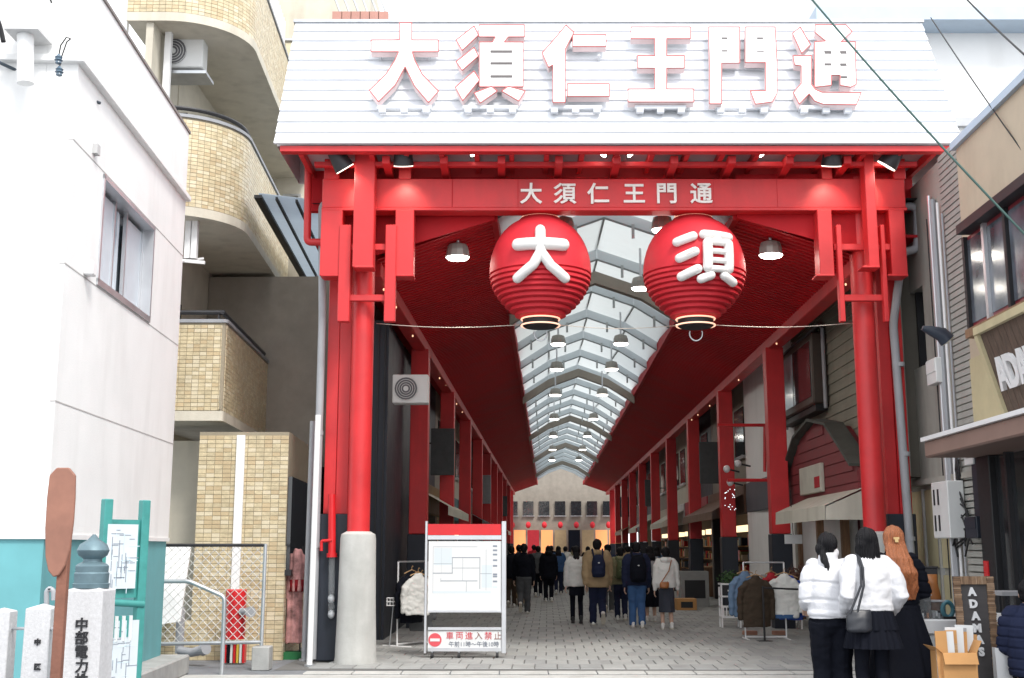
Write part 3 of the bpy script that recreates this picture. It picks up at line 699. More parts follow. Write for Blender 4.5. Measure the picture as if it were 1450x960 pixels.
for li, (z0, z1, pxr, r_, Ls) in enumerate(levels):
    xr = P(pxr, 300, AY+r_).x
    pts = balcony_path(xr, r_, Ls); f, L_, cum = pathf(pts)
    k = MB(); n = len(pts)
    vs = [f(c, z, o) for c in cum for (z, o) in ((z0, 0), (z1, 0), (z1, -.14), (z0+.2, -.14))]
    fs = []
    for i in range(n-1):
        for j in range(3): fs.append((4*i+j, 4*i+j+1, 4*i+5+j, 4*i+4+j))
    k.add(vs, fs+[(0, 1, 2, 3), tuple(4*(n-1)+j for j in (3, 2, 1, 0))]); par = k.build('parapet', GROUT, ap)
    k = MB(); tiles(k, f, min(L_, 7.0 if li < 2 else L_), z1-z0-.16, z0=z0+.12); k.build('tile_cladding', TILES3, par, kind='stuff', fixn=False)
    k = MB()                                             # slab with plaster edge
    inn = [Vector((XLa, AY+3.2, 0)), ]
    poly = [q+Vector((0, 0, 0)) for q in pts]+[pts[-1]+Vector((-3.5, 0, 0)), Vector((XLa, pts[-1].y, 0))]
    k.prism([(q.x, q.y) for q in poly], lambda x, y: Vector((x, y, z0+.14)), lambda x, y: Vector((x, y, z0-.02)))
    k.build('floor_slab', BEIGE, ap)
    k = MB(); vs = [f(c, z, o) for c in cum for (z, o) in ((z0-.03, .014), (z0+.115, .014), (z0+.115, -.02), (z0-.03, -.02))]; fs = []
    for i in range(n-1):
        for j in range(4): fs.append((4*i+j, 4*i+(j+1) % 4, 4*i+4+(j+1) % 4, 4*i+4+j))
    k.add(vs, fs); k.build('slab_edge', BEIGE, par)
    k = MB(); k.tube([f(c, z1+.16, -.07) for c in cum], .035, 8); k.build('hand_rail', DARKM, par, smooth=True)
    k = MB(); vs = [f(c, z, o) for c in cum for (z, o) in ((z1-.01, .03), (z1+.04, .03), (z1+.04, -.16), (z1-.01, -.16))]; fs = []
    for i in range(n-1):
        for j in range(4): fs.append((4*i+j, 4*i+(j+1) % 4, 4*i+4+(j+1) % 4, 4*i+4+j))
    k.add(vs, fs+[(0, 1, 2, 3)]); k.build('parapet_cap', mat('cap_grey', (.3, .31, .33), .6), par)
    for u in [cum[1]*q for q in (.5, .95)]+[cum[-2]+q for q in (.6, 2.2, 3.8)]:
        if u < L_:
            k = MB(); k.tube([f(u, z1+.03, -.07), f(u, z1+.16, -.07)], .018, 6); k.build('rail_post', DARKM, par)
# recessed walls behind the balconies
xin = P(350, 300, AY+1).x-1.35
k = MB(); k.bx(XLa, xin, AY+1.5, AY+9, 3.3, 14); k.build('wall', BEIGE, ap)
k = MB(); k.bx(XLa+.3, P(231, 80, AY+.6).x, AY+.05, AY+1.5, zb2, 14); k.build('side_wing', BEIGE, ap)
sw = Wall(Vector((xin, AY+1.5, 0)), DL, NL)
for i, zf in enumerate((zt3-1.3, zb2+.15, zb1+.15)):
    for j in range(2):
        o = sw.mk('balcony_door', mat('door_yellow', (.5, .42, .26), .6, var=.08), ap, .6+j*2.4, 2.0+j*2.4, zf, zf+1.95, -.05, .04)
        for q in ((.56+j*2.4, .62+j*2.4), (1.98+j*2.4, 2.04+j*2.4)): sw.mk('door_frame', DARKM, o, *q, zf, zf+2.0, 0, .08)
    k = MB(); k.bx(XLa+.6, xin-.2, AY+1.46, AY+1.52, zf, zf+2.0); o = k.build('balcony_door', DGLASS if i else mat('door_yellow', (.5, .42, .26)), ap)
    for q in range(3):
        x = xin-.2-q*.75; k = MB(); k.bx(x-.03, x+.03, AY+1.42, AY+1.53, zf, zf+2.05); k.build('door_frame', ALU, o)
# balcony column, pipes under slab
for px, pa, pb in ((240, 36, 162), (268, 318, 366), (276, 322, 366)):
    k = MB(); a, b = P(px, pa, AY+.45), P(px, pb, AY+.45); k.bx(a.x-.05, a.x+.05, a.y-.04, a.y+.06, b.z, zb1 if pa < 100 else zb2); k.build('white_post', WHITE, ap)
k = MB(); k.bar(P(235, 367, AY+.45), P(290, 372, AY+.45), .05, .05); k.bar(P(240, 371, AY+.3), P(288, 366, AY+.6), .03, .03); k.build('pipe_bracket', WHITE, ap)
# white mesh guard on the uppermost balcony side
xr = P(352, 300, AY+1.15).x; f, L_, cum = pathf(balcony_path(xr, 1.15, 7.5))
for i in range(26):
    u = cum[-2]-.9+i*.17; k = MB(); k.bar(f(u, zb1+1.38, -.06), f(u, zb1+2.1, -.06), .02, .02); k.build('rail_bar', WHITE, ap)
# air conditioner in the open balcony
def ac_unit(c, wx, wz, dy, lb, ry=0):
    t = thing('air_conditioner', lb, 'air conditioner', c-Vector((0, 0, wz/2)))
    k = MB(); k.box(c, (wx, dy, wz), rz=ry); k.build('casing', ACW, t, bevel=.015)
    q = Matrix.Rotation(ry, 3, 'Z'); fr = c+q @ Vector((-wx*.12, -dy/2-.004, 0)); ax = q @ Vector((0, -1, 0))
    k = MB(); k.tube([fr, fr+ax*.012], wz*.4, 24); k.build('fan_grille', mat('grille_grey', (.12, .12, .13), .5), t)
    k = MB(); k.tube([fr+ax*.014, fr+ax*.03], wz*.09, 12); k.build('fan_hub', ACW, t)
    for i in range(5):
        r_ = wz*.4*(i+1)/5; pts = [fr+ax*.022+(q @ Vector((r_*math.cos(a), 0, r_*math.sin(a)))) for a in [2*math.pi*j/20 for j in range(21)]]
        k = MB(); k.tube(pts, .005, 4, cap=False); k.build('grille_ring', ACW, t)
    return t
ac_unit(P(257, 78, AY+.85), .78, .55, .3, 'white outdoor air conditioner on a shelf in the open tiled balcony')
k = MB(); a, b = P(226, 103, AY+.8), P(296, 108, AY+.8); k.bx(a.x, b.x, AY+.6, AY+1.1, b.z-.03, b.z+.02); k.build('unit_shelf', METAL, ap)
# ground floor front wall in tile, side return, opening
gw = Wall(Vector((P(400, 900, AY).x, AY, 0)), Vector((-1, 0, 0)), Vector((0, -1, 0)))
wL = gw.uv(225, 850)[0]
k = MB(); gw.box(k, 0, gw.uv(272, 850)[0], 0, 3.25, -.3, 0); gwall = k.build('ground_wall', GROUT, ap)
k = MB(); gw.box(k, gw.uv(272, 850)[0], wL+.6, 0, .55, -.3, 0); k.build('low_wall', GROUT, gwall)
k = MB(); tiles(k, lambda u, z, o: gw.p(u, z, o), gw.uv(272, 850)[0], 3.2, tw=.12, th=.062)
tiles(k, lambda u, z, o: gw.p(u+gw.uv(272, 850)[0], z, o), wL+.6-gw.uv(272, 850)[0], .55, tw=.12, th=.062)
k.build('tile_cladding', TILES3, gwall, kind='stuff', fixn=False)
rw = Wall(gw.p(0, 0), DL, NL); k = MB(); rw.box(k, .06, 5, 0, 3.25, -.28, 0); k.build('side_wall', GROUT, ap)
k = MB(); tiles(k, lambda u, z, o: rw.p(u, z, o), 2.4, 1.6, tw=.12, th=.062); k.build('tile_cladding', TILES3, ap, kind='stuff', fixn=False)
rw.mk('shop_window', DGLASS, ap, .05, 2.2, 1.25, 2.6, 0, .06); rw.mk('window_frame', DARKM, ap, 0, 2.3, 1.18, 1.26, 0, .09)
gw.mk('recess_wall', BEIGE, ap, gw.uv(272, 850)[0], wL+1.2, 0, 3.2, -1.2, -.9)
gw.mk('white_pilaster', WHITE, ap, gw.uv(333, 850)[0]-.06, gw.uv(333, 850)[0]+.06, .9, 3.2, .01, .05)
# far tall grey-beige wing behind the balconies
fb = thing('far_apartment_wing', 'shaded grey-beige apartment wing with small window behind curved balconies', 'building', P(430, 935, 25))
k = MB(); a = P(335, 200, 25); b = P(520, 200, 25); k.bx(a.x, b.x, 25, 32, 0, 14.6); k.build('wall', BEIGE, fb)
for y0, y1 in ((62, 85), (282, 305)):
    a, b = P(404, y1, 25), P(423, y0, 25); k = MB(); k.bx(a.x, b.x, 24.96, 25.05, a.z, b.z); o = k.build('window', mat('lit_blind', (.6, .55, .4), .6), fb)
    k = MB(); k.bx(b.x, b.x+.06, 24.92, 25.05, a.z-.05, b.z+.05); k.bx(a.x-.05, b.x+.06, 24.92, 25.05, b.z+.051, b.z+.1); k.build('frame', ALU, o)
# translucent side canopy with black purlins
cn = thing('side_canopy', 'blue-grey translucent side canopy with black purlins between apartments and gate', 'canopy', P(372, 935, 18))
c0 = P(366, 275, 18.0)
W0 = P(500, 300, 18.0).x-c0.x
def cnp(s, t, dz=0): return Vector((c0.x, c0.y, c0.z))+Vector((s, 0, -.12*s+dz))+DL*t
nst = 60
for i in range(nst):
    t0_, t1_ = i*.16, i*.16+.145; k = MB(); k.add([cnp(0, t0_, .012), cnp(W0, t0_, .012), cnp(W0, t1_, -.012), cnp(0, t1_, -.012), cnp(0, t0_, .022), cnp(W0, t0_, .022), cnp(W0, t1_, -.002), cnp(0, t1_, -.002)], [(0, 1, 2, 3), (7, 6, 5, 4), (0, 4, 5, 1), (2, 6, 7, 3)])
    k.build('sheet', SLATE, cn)
for s in (0, .3, .62, .95, 1.25):
    k = MB(); k.bar(cnp(s, -.05, -.05), cnp(s, 9.6, -.05), .035 if s else .12, .05); k.build('purlin', BLACK, cn)
# dark timber shop beside the arcade, below the canopy
nv = thing('dark_side_shop', 'dark navy clad shop wall under the canopy beside the arcade', 'building', P(500, 925, 20.5))
k = MB(); a = P(458, 700, 20.5); b = A(-3.85, 4); k.bx(a.x, b.x, 20.6, 30, 0, 5.6); k.build('wall', NAVYP, nv)
for i in range(9):
    x = a.x+(b.x-a.x)*(i+.5)/9; k = MB(); k.bx(x-.012, x+.012, 20.57, 20.6, 0, 5.6); k.build('batten', DARKM, nv)
a_, b_ = P(571, 610, 20.4), P(590, 533, 20.4)
ac_unit(P(582, 552, 20.2), .62, .5, .3, 'small grey outdoor unit hung on the dark navy shop wall')
# ---- pipes at the gate's outer sides
def pipe(pts, r, lb, mt, cat='pipe', clamps=()):
    t = thing('drain_pipe', lb, cat, pts[-1]); k = MB(); k.tube(pts, r, 14); k.build('pipe_run', mt, t, smooth=True)
    for q in clamps:
        k = MB(); k.tube([Vector(q)-Vector((0, 0, .03)), Vector(q)+Vector((0, 0, .03))], r*1.18, 14); k.build('clamp', mt, t)
    return t
def arcpts(pp, rad=.12):
    out = [pp[0]]
    for a, b, c in zip(pp, pp[1:], pp[2:]):
        d1 = (a-b).normalized(); d2 = (c-b).normalized()
        for i in range(6):
            q = i/5; out.append((b+d1*rad)*(1-q)**2+b*2*q*(1-q)+(b+d2*rad)*q*q)
    return out+[pp[-1]]
PY_ = GY+.15
gx = P(449, 700, PY_).x
pipe(arcpts([P(474, 287, PY_), P(456, 287, PY_), P(456, 345, PY_), Vector((gx, PY_, 4.9)), Vector((gx, PY_, .05))]), .055, 'grey drain pipe with elbow beside the concrete-footed column and fence', GPIPE, clamps=[(gx, PY_, z) for z in (1.6, 3.2)])
pipe(arcpts([P(437, 206, PY_-.1), P(435, 343, PY_-.1), P(462, 343, PY_-.1)], .07), .055, 'red pipe dropping from the eave and turning into the gate', RED)
gx2 = P(1287, 700, PY_).x
pipe(arcpts([P(1270, 291, PY_), P(1299, 293, PY_), P(1299, 353, PY_), P(1278, 357, PY_), Vector((gx2-.08, PY_, 4.8)), Vector((gx2, PY_, .05))], .1), .06, 'grey drain pipe with double elbow beside the grey mortar wall', GPIPE, clamps=[(gx2-.02, PY_, z) for z in (1.7, 2.9, 4.2)])

# ================================================================== RIGHT SIDE: grey mortar building
NRt = -AXN
GB = Wall(P(1300, 600, 17.2), AXD, NRt)          # u grows away from the street
gb = thing('grey_mortar_building', 'grey stained mortar building with dark window and lined siding beside gate', 'building', GB.p(0, 0))
un_ = GB.uv(1388, 600)[0]
u_w0, zt_ = GB.uv(1306, 404); u_w1, zb_ = GB.uv(1282, 530)
zt_ = (GB.uv(1282, 420)[1]+zt_)/2
for (a, b, c, d) in ((un_, 5, 2.55, zb_), (un_, 5, zt_, 6.9), (un_, u_w0, zb_, zt_), (u_w1, 5, zb_, zt_)):
    GB.mk('wall', GREYW, gb, a, b, c, d, -.25, 0)
o = GB.mk('window', DGLASS, gb, u_w0, u_w1, zb_, zt_, -.2, -.16)
for q in ((u_w0, u_w0+.06), (u_w1-.06, u_w1), ((u_w0+u_w1)/2-.03, (u_w0+u_w1)/2+.03)): GB.mk('frame', DARKM, o, *q, zb_, zt_, -.16, -.06)
GB.mk('ledge', GREYW, gb, un_, 5, 2.47, 2.55, -.25, .06)
GB.mk('lower_wall', GREYW, gb, un_, 5, 0, 2.47, -.25, -.06)
# yellowed panels with frames below
for i in range(4):
    a = GB.uv(1345, 700)[0]+i*.62; o = GB.mk('lower_panel', YELW, gb, a, a+.56, 1.3, 2.4, -.06, -.03); o2 = GB.mk('lower_panel', YELW, gb, a, a+.56, .2, 1.2, -.06, -.03)
    GB.mk('panel_frame', ALU, o, a-.045, a-.005, .15, 2.42, -.06, .0)
k = MB(); 
sd0, sd1 = un_, GB.uv(1344, 600)[0]
for i in range(75):
    z = .2+i*.09; GB.box(k, sd0, sd1-.3, z, z+.07, 0.01, .022)
k.build('lined_siding', mat('lined_siding_grey', (.36, .36, .33), .7, var=.12, vscale=3, dirt=.3), gb, kind='stuff')
place_text('u', .42, GB.p(GB.uv(1290, 647)[0]-.06, GB.uv(1290, 647)[1], .01), -AXD, (0, 0, 1), INK, gb, 'painted_letter', .004)
# conduits and cables on it
for i, (px, wd, mt) in enumerate(((1341, .05, ALU), (1346, .09, GPIPE), (1353, .04, WHITE), (1336, .02, BLACK), (1359, .03, GPIPE))):
    u = GB.uv(px, 600)[0]; k = MB(); k.tube([GB.p(u, .9 if i % 2 else .3, .05), GB.p(u, 6.5-.1*i, .05)], wd/2, 8)
    tag(k.build('conduit', mt, smooth=True), ['slim aluminium conduit on the grey mortar wall', 'wide grey cable duct on the grey mortar wall', 'narrow white conduit on the lined siding', 'thin black cable clipped to grey mortar wall', 'thin grey conduit at the lined siding edge'][i], 'conduit')
bxs = [(1322, 512, 1338, 541, .13, ACW, 'small white junction box high on the grey mortar wall', 'junction box'), (1373, 637, 1387, 657, .1, ACW, 'white meter box on dark backing board under brown canopy', 'meter box'), (1379, 732, 1398, 762, .14, NAVYP, 'dark blue switch box with grey conduit on lined siding', 'switch box')]
for (x0, y0, x1, y1, dp, mt, lb, cat) in bxs:
    (ua_, z1_), (ub_, z0_) = GB.uv(x0, y0, .05), GB.uv(x1, y1, .05)
    t = thing(cat.replace(' ', '_'), lb, cat, GB.p(ua_, z0_, .05))
    GB.mk('casing', mt, t, ub_, ua_, z0_, z1_, .03, .03+dp, .008)
    GB.mk('lid', mt, t, ub_+.02, ua_-.02, z0_+(z1_-z0_)*.45, z1_-.02, .03+dp, .04+dp)
# stacked duct hood with slots (white box) -> large vented casing
(ua_, z1_), (ub_, z0_) = GB.uv(1321, 684, .22), GB.uv(1349, 762, .22)
vb = thing('vented_cabinet', 'tall white metal cabinet with four dark slots on the grey wall', 'cabinet', GB.p(ua_, z0_))
GB.mk('casing', ACW, vb, ub_, ua_, z0_, z1_, .03, .25, .012)
for a in (.25, .75):
    for b in (.12, .58):
        uu = ua_; zz = z0_+(z1_-z0_)*b; k = MB()
        c = GB.p(uu-.0, zz+(z1_-z0_)*.15, .03+.2*a); k.box(c, (.05, .012, (z1_-z0_)*.3), rz=az); 
        for q in range(1): pass
        k.build('slot', BLACK, vb)
        c = GB.p(ub_+(ua_-ub_)*(.45+.5*a), zz+(z1_-z0_)*.15, .252); k = MB(); k.bar(c-Vector((0, 0, (z1_-z0_)*.14)), c+Vector((0, 0, (z1_-z0_)*.14)), .05, .012, up=NRt); k.build('slot', BLACK, vb)
for i in range(7):
    pts = [GB.p(GB.uv(1362+random.uniform(-3, 6), 0+640+random.uniform(-10, 30))[0]+j*.05*math.sin(i+j), 2.75-j*.17+.1*math.sin(i*2+j), .06+.03*(j % 2)) for j in range(8)]
    k = MB(); k.tube(pts, .012, 6); tag(k.build('loose_cable', BLACK, smooth='all'), 'tangled black cable dangling on lined siding below meter box', 'cable', 'tangled cables on the siding')
# dark ribbed shed + pale walls further behind
sh = thing('dark_ribbed_shed', 'dark vertical-ribbed upper wall behind the gate post and conduits', 'building', P(1300, 920, 19.5))
k = MB(); a, b = P(1270, 300, 19.5), P(1326, 205, 19.5); k.bx(a.x, b.x, 19.5, 22, 3, b.z); k.build('wall', DARKM, sh)
for i in range(14):
    x = a.x+(b.x-a.x)*(i+.5)/14; k = MB(); k.bx(x-.018, x+.018, 19.46, 19.5, 6, b.z); k.build('rib', DARKM, sh)
wh = thing('white_house', 'tall white house wall with grey eave band behind the roof sign', 'building', P(1400, 920, 21))
a, b = P(1180, 300, 21), P(1700, 47, 21); k = MB(); k.bx(a.x, b.x, 21, 30, 0, b.z); k.build('wall', PLASTER, wh)
k = MB(); k.bx(a.x-.3, b.x, 20.4, 30.4, b.z, b.z+.26); k.build('eave_band', COPE, wh)
k = MB(); k.bx(a.x-.2, b.x, 20.5, 30.2, b.z+.26, b.z+2.4); k.build('roof', WHITE, wh)
c1, c2 = P(1350, 172, 21), P(1450, 160, 21); k = MB(); k.bx(c1.x, c2.x, 20.9, 21, c1.z-.12, c1.z+.05); k.build('ledge', mat('ledge_grey', (.5, .51, .53), .7), wh)
# ================================================================== leather shop building far right
AB = Wall(P(1380, 600, 14.5), AXD, NRt)
ab = thing('sign_shop_building', 'beige shop building with red-framed bay window and brown wooden sign', 'building', AB.p(0, 0))
zp = AB.uv(1378, 188)[1]; 
AB.mk('upper_wall', BEIGEW, ab, -7, -.02, 3.05, zp, -4, 0)
AB.mk('coping', COPE, ab, -7, .03, zp, zp+.1, -4, .06)
zE = AB.uv(1356, 330, .45)[1]; zB = AB.uv(1372, 468, .35)[1]; 
bu = AB.uv(1371, 400, .34)[0]
bay = AB.mk('bay_window', mat('red_lacquer', (.2, .025, .035), .35, var=.15), ab, -6, bu, zB, zE-.05, 0, .34)
AB.mk('bay_roof', DARKM, bay, -6.2, AB.uv(1354, 330, .5)[0], zE-.05, zE+.06, 0, .5)
AB.mk('sill', WOOD, bay, -6.1, bu+.05, zB-.1, zB, 0, .4)
for i in range(6):
    u = bu-.04-i*.62; AB.mk('mullion', BLACK if i != 1 else ALU, bay, u-.035, u+.035, zB, zE-.05, .34, .39)
    if i: AB.mk('pane', mat('bay_pane', (.09, .1, .12), .12, var=.6, vscale=1.5, spec=.6), bay, u+.04, u+.58, zB+.06, zE-.1, .34, .35)
# tilted sign board
bt, bb = AB.uv(1393, 474, .3), AB.uv(1425, 597, .02)
sb = thing('shop_sign', 'tilted brown wooden shop sign with raised white letters under bay window', 'sign', AB.p(-.4, bb[1], .1))
su0 = bt[0]; zs1, zs0 = bt[1], AB.uv(1425, 590, .05)[1]
def sgp(u, h, o=0):
    z = zs0+(zs1-zs0)*h; f_ = .07+.26*h; return AB.p(u, z, f_+o)
nbrd = 14
for i in range(nbrd):
    a = su0-.05-i*.17; k = MB(); k.add([sgp(a, 0, 0), sgp(a-.162, 0, 0), sgp(a-.162, 1, 0), sgp(a, 1, 0), sgp(a, 0, .03), sgp(a-.162, 0, .03), sgp(a-.162, 1, .03), sgp(a, 1, .03)], [(0, 1, 2, 3), (7, 6, 5, 4), (0, 4, 5, 1), (1, 5, 6, 2), (2, 6, 7, 3), (3, 7, 4, 0)])
    k.build('plank', mat('sign_wood', (.1, .068, .05), .7, var=.35, vscale=5, stretch=(5, 5, .6), bump=.2), sb)
k = MB(); k.bar(sgp(su0, 0, .02), sgp(su0, 1, .02), .09, .1); k.build('sign_frame', YELW, sb)
k = MB(); k.bar(sgp(su0+.03, 1.04, .02), sgp(su0-2.6, 1.04, .02), .1, .09); k.build('sign_frame', YELW, sb)
upd = (sgp(0, 1)-sgp(0, 0)).normalized()
me_c = sgp(su0-1.0, .47, .045); place_text('ADAMAS', .5, me_c, -AXD, upd, mat('sign_letter_white', (.8, .8, .8), .4, var=0), sb, 'raised_lettering', .03, .018, .82)
AB.mk('sign_backing', YELW, ab, -6, -.06, 3.02, 3.9, .0, .03)
zc = AB.uv(1384, 620, .55)[1]
o = AB.mk('canopy', mat('canopy_brown', (.25, .16, .13), .7, var=.1), ab, -7, .06, zc-.1, zc+.1, -.2, .62, .02); AB.mk('canopy_edge', WHITE, o, -7, .07, zc+.1, zc+.15, -.2, .66)
AB.mk('shop_pillar', BLACK, ab, -.42, 0, 0, zc-.1, -.4, .02, .01); AB.mk('shop_interior', NAVYP, ab, -7, -.42, 0, zc-.1, -1.6, -1.5)
AB.mk('dark_board', NAVYP, ab, -.02, .35, 1.9, 2.9, -.3, -.05)
for i in range(5): AB.mk('shop_mullion', DARKM, ab, -.9-i*.9, -.84-i*.9, 0, zc-.1, -.1, 0)
AB.mk('shop_glazing', DGLASS, ab, -6.9, -.44, 0, zc-.12, -.07, -.05)
o = AB.mk('red_notice', REDPL, ab, -.2, -.06, 1.22, 1.42, .02, .035)
# two arm lamps of the sign
for i, (px, py, f_) in enumerate(((1318, 468, 0), (1440, 420, 0))):
    c = AB.p(-.1 if i == 0 else -1.1, 0, 0); hd = P(px+8, py+3, 14.2 if i == 0 else 12.6); bs = AB.p(-.08 if i == 0 else -1.05, hd.z+.03, .3)
    t = thing('arm_lamp', ['black arm lamp reaching out beside the junction box conduits', 'black arm lamp in front of the red bay window panes'][i], 'lamp', bs)
    k = MB(); k.tube([bs, hd+Vector((.1, 0, .02))], .014, 8); k.build('arm', BLACK, t)
    ax = Vector((.35, -.1, -.9)).normalized() if i == 0 else Vector((-.2, -.1, -.9)).normalized()
    k = MB(); k.tube([hd-Vector((.17, 0, -.06)), hd-Vector((.08, 0, -.03)), hd+Vector((.06, 0, -.02)), hd+Vector((.13, 0, -.1))], [.03, .06, .09, .1], 16); k.build('shade', mat('lamp_slate', (.02, .028, .045), .45, var=.1), t, smooth=True)
    k = MB(); k.tube([hd+Vector((.131, 0, -.101)), hd+Vector((.14, 0, -.112))], .085, 14); k.build('bulb_disc', CREAM, t)

# ================================================================== INSIDE THE ARCADE: olive siding house with red gable shop (right row)
RH = Wall(A(4.25, 0), AXD, -AXN)          # u = distance behind the gate line
rh = thing('siding_house', 'olive wood-sided house with bay window and maroon gabled shop front', 'building', RH.p(.6, 0))
RH.mk('wall', mat('siding_backing', (.12, .11, .09), .8), rh, .75, 8.2, 2.6, 6.6, -3, -.02)
(bu0, bz1), (bu1, bz0) = RH.uv(1170, 470), RH.uv(1122, 598)
for i in range(20):
    z = 2.6+i*.195
    k = MB()
    for (a, b) in (((.75, 8.2),) if (z+.2 < bz0 or z > bz1) else ((.75, bu0-.05), (bu1+.05, 8.2))):
        k = MB(); k.add([RH.p(a, z, .028), RH.p(b, z, .028), RH.p(b, z+.2, .008), RH.p(a, z+.2, .008), RH.p(a, z, -.02), RH.p(b, z, -.02), RH.p(b, z+.2, -.02), RH.p(a, z+.2, -.02)],
            [(0, 1, 2, 3), (4, 7, 6, 5), (0, 4, 5, 1), (3, 2, 6, 7), (0, 3, 7, 4), (1, 5, 6, 2)]); k.build('board', SIDING, rh)
RH.mk('corner_board', mat('corner_pale', (.3, .3, .27), .7, dirt=.3), rh, .55, 1.0, 2.6, 6.6, -.02, .05)
bw = RH.mk('bay_window', mat('bay_frame_brown', (.06, .045, .035), .5), rh, bu0, bu1, bz0, bz1, -.02, .3, .03)
for j in range(2):
    a = bu0+.12+j*(bu1-bu0-.16)/2; RH.mk('pane', GLASS if j else DGLASS, bw, a, a+(bu1-bu0-.36)/2, bz0+.15, bz1-.15, .3, .312)
k = MB(); pts = [RH.p(bu0-.1, bz0-.1, .1), RH.p(bu0-.1, bz1+.05, .1), RH.p(bu0+.1, bz1+.16, .1), RH.p(bu1, bz1+.14, .1), RH.p(bu1+.12, bz1, .1), RH.p(bu1+.12, bz0-.15, .1)]
k.tube(pts, .035, 8); k.build('pipe_surround', GPIPE, bw, smooth=True)
k = MB(); p0 = RH.p((bu0+bu1)/2, bz0, .15); RH.box(k, bu0+.1, bu1-.1, bz0-.12, bz0, .0, .24); k.build('bay_foot', BLACK, bw)
# red gable (gambrel) front above the awning
PF = .35
gu = [RH.uv(px, py, PF) for px, py in ((1216, 664), (1196, 640), (1172, 606), (1146, 602), (1124, 640), (1112, 690))]
zlow = min(gu[0][1], gu[-1][1])
ur, ul = gu[0][0], gu[-1][0]; um = (ur+ul)/2; hw = (ul-ur)/2; zpk = RH.uv(1148, 601, PF)[1]
outline = [(-1, 0), (-.8, .3), (-.45, .8), (0, 1), (.45, .8), (.8, .3), (1, 0)]
gz0 = 2.72; 
def gpt(q): return (um+q[0]*hw, gz0+.1+q[1]*(zpk-gz0-.1))
k = MB(); poly = [gpt(q) for q in outline]+[(um+hw, gz0-.32), (um-hw, gz0-.32)]
k.prism(poly, lambda u, z: RH.p(u, z, PF), lambda u, z: RH.p(u, z, .03)); gbl = k.build('gable', SHRED, rh)
nb_ = 11
for i in range(nb_):
    z = gz0-.3+i*.19
    h = (z+.17-gz0-.1)/(zpk-gz0-.1)
    wdt = 1 if h <= 0 else max(0, 1-.667*h if h < .3 else (.8-.7*(h-.3) if h < .8 else .45*(1-h)/.2))
    if wdt > .08:
        RH.mk('gable_board', SHRED, gbl, um-hw*wdt+.02, um+hw*wdt-.02, z, z+.172, PF, PF+.02)
k = MB()
for a, b in zip(outline, outline[1:]):
    (ua_, za_), (ub_, zb2_) = gpt(a), gpt(b); k = MB(); k.bar(RH.p(ua_, za_+.05, PF-.02), RH.p(ub_, zb2_+.05, PF-.02), .34, .05); k.build('gable_roof', mat('roof_moss', (.07, .075, .065), .8, var=.2, dirt=.4), gbl)
(a, z1_), (b, z0_) = RH.uv(1164, 655, PF+.05), RH.uv(1136, 702, PF+.05)
o = RH.mk('notice_board', mat('notice_cream', (.5, .49, .42), .6), rh, a, b, z0_, z1_, PF+.02, PF+.09, .01)
RH.mk('notice_print', CRED, o, a+.08, a+.5, z0_+.08, z0_+.28, PF+.09, PF+.093)
# awning with scalloped front
(a, za_), (b, zb_) = RH.uv(1222, 706, .3), RH.uv(1101, 712, .3)
uA, uB = RH.uv(1226, 706, .35)[0], RH.uv(1104, 715, .9)[0]
k = MB(); k.add([RH.p(uA, 2.5, .35), RH.p(uB, 2.5, .35), RH.p(uB, 2.22, .98), RH.p(uA, 2.22, .98), RH.p(uA, 2.0, .99), RH.p(uB, 2.0, .99)], [(0, 1, 2, 3), (3, 2, 5, 4)])
k.add([RH.p(uA, 2.47, .35), RH.p(uA, 2.2, .97), RH.p(uA, 2.0, .98), RH.p(uA, 2.0, .35)], [(0, 1, 2, 3)]); k.build('awning', CREAM, rh, fixn=False)
# shop opening below: dark interior, posts, menu board, red curtain
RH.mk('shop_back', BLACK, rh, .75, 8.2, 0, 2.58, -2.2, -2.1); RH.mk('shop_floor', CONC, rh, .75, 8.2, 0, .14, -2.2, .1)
for u in (.9, 2.6, 4.4, 6.3, 8.0): RH.mk('shop_post', WOOD, rh, u-.07, u+.07, .14, 2.6, -.05, .08)
RH.mk('wood_panel', WOODL, rh, 1.1, 2.5, .15, 2.2, -.5, -.42); RH.mk('door_frame', WHITE, rh, 2.45, 2.55, .14, 2.1, -.1, 0)
RH.mk('curtain', mat('curtain_maroon', (.12, .02, .03), .8, var=.2, stretch=(6, 6, .5)), rh, 4.5, 6.2, .2, 2.3, -.3, -.25)
mb_ = thing('hanging_notice', 'white notice plate hung before the maroon shop entrance', 'notice', P(1122, 770, 21.6))
k = MB(); a, b = P(1111, 770, 21.6), P(1136, 757, 21.6); k.box((a+b)/2, (b.x-a.x, .02, b.z-a.z), rz=.1); k.build('plate', PAPER, mb_)
k = MB(); k.tube([(a+b)/2+Vector((0, 0, .05)), (a+b)/2+Vector((0, .1, .9))], .006, 5); k.build('cord', BLACK, mb_)

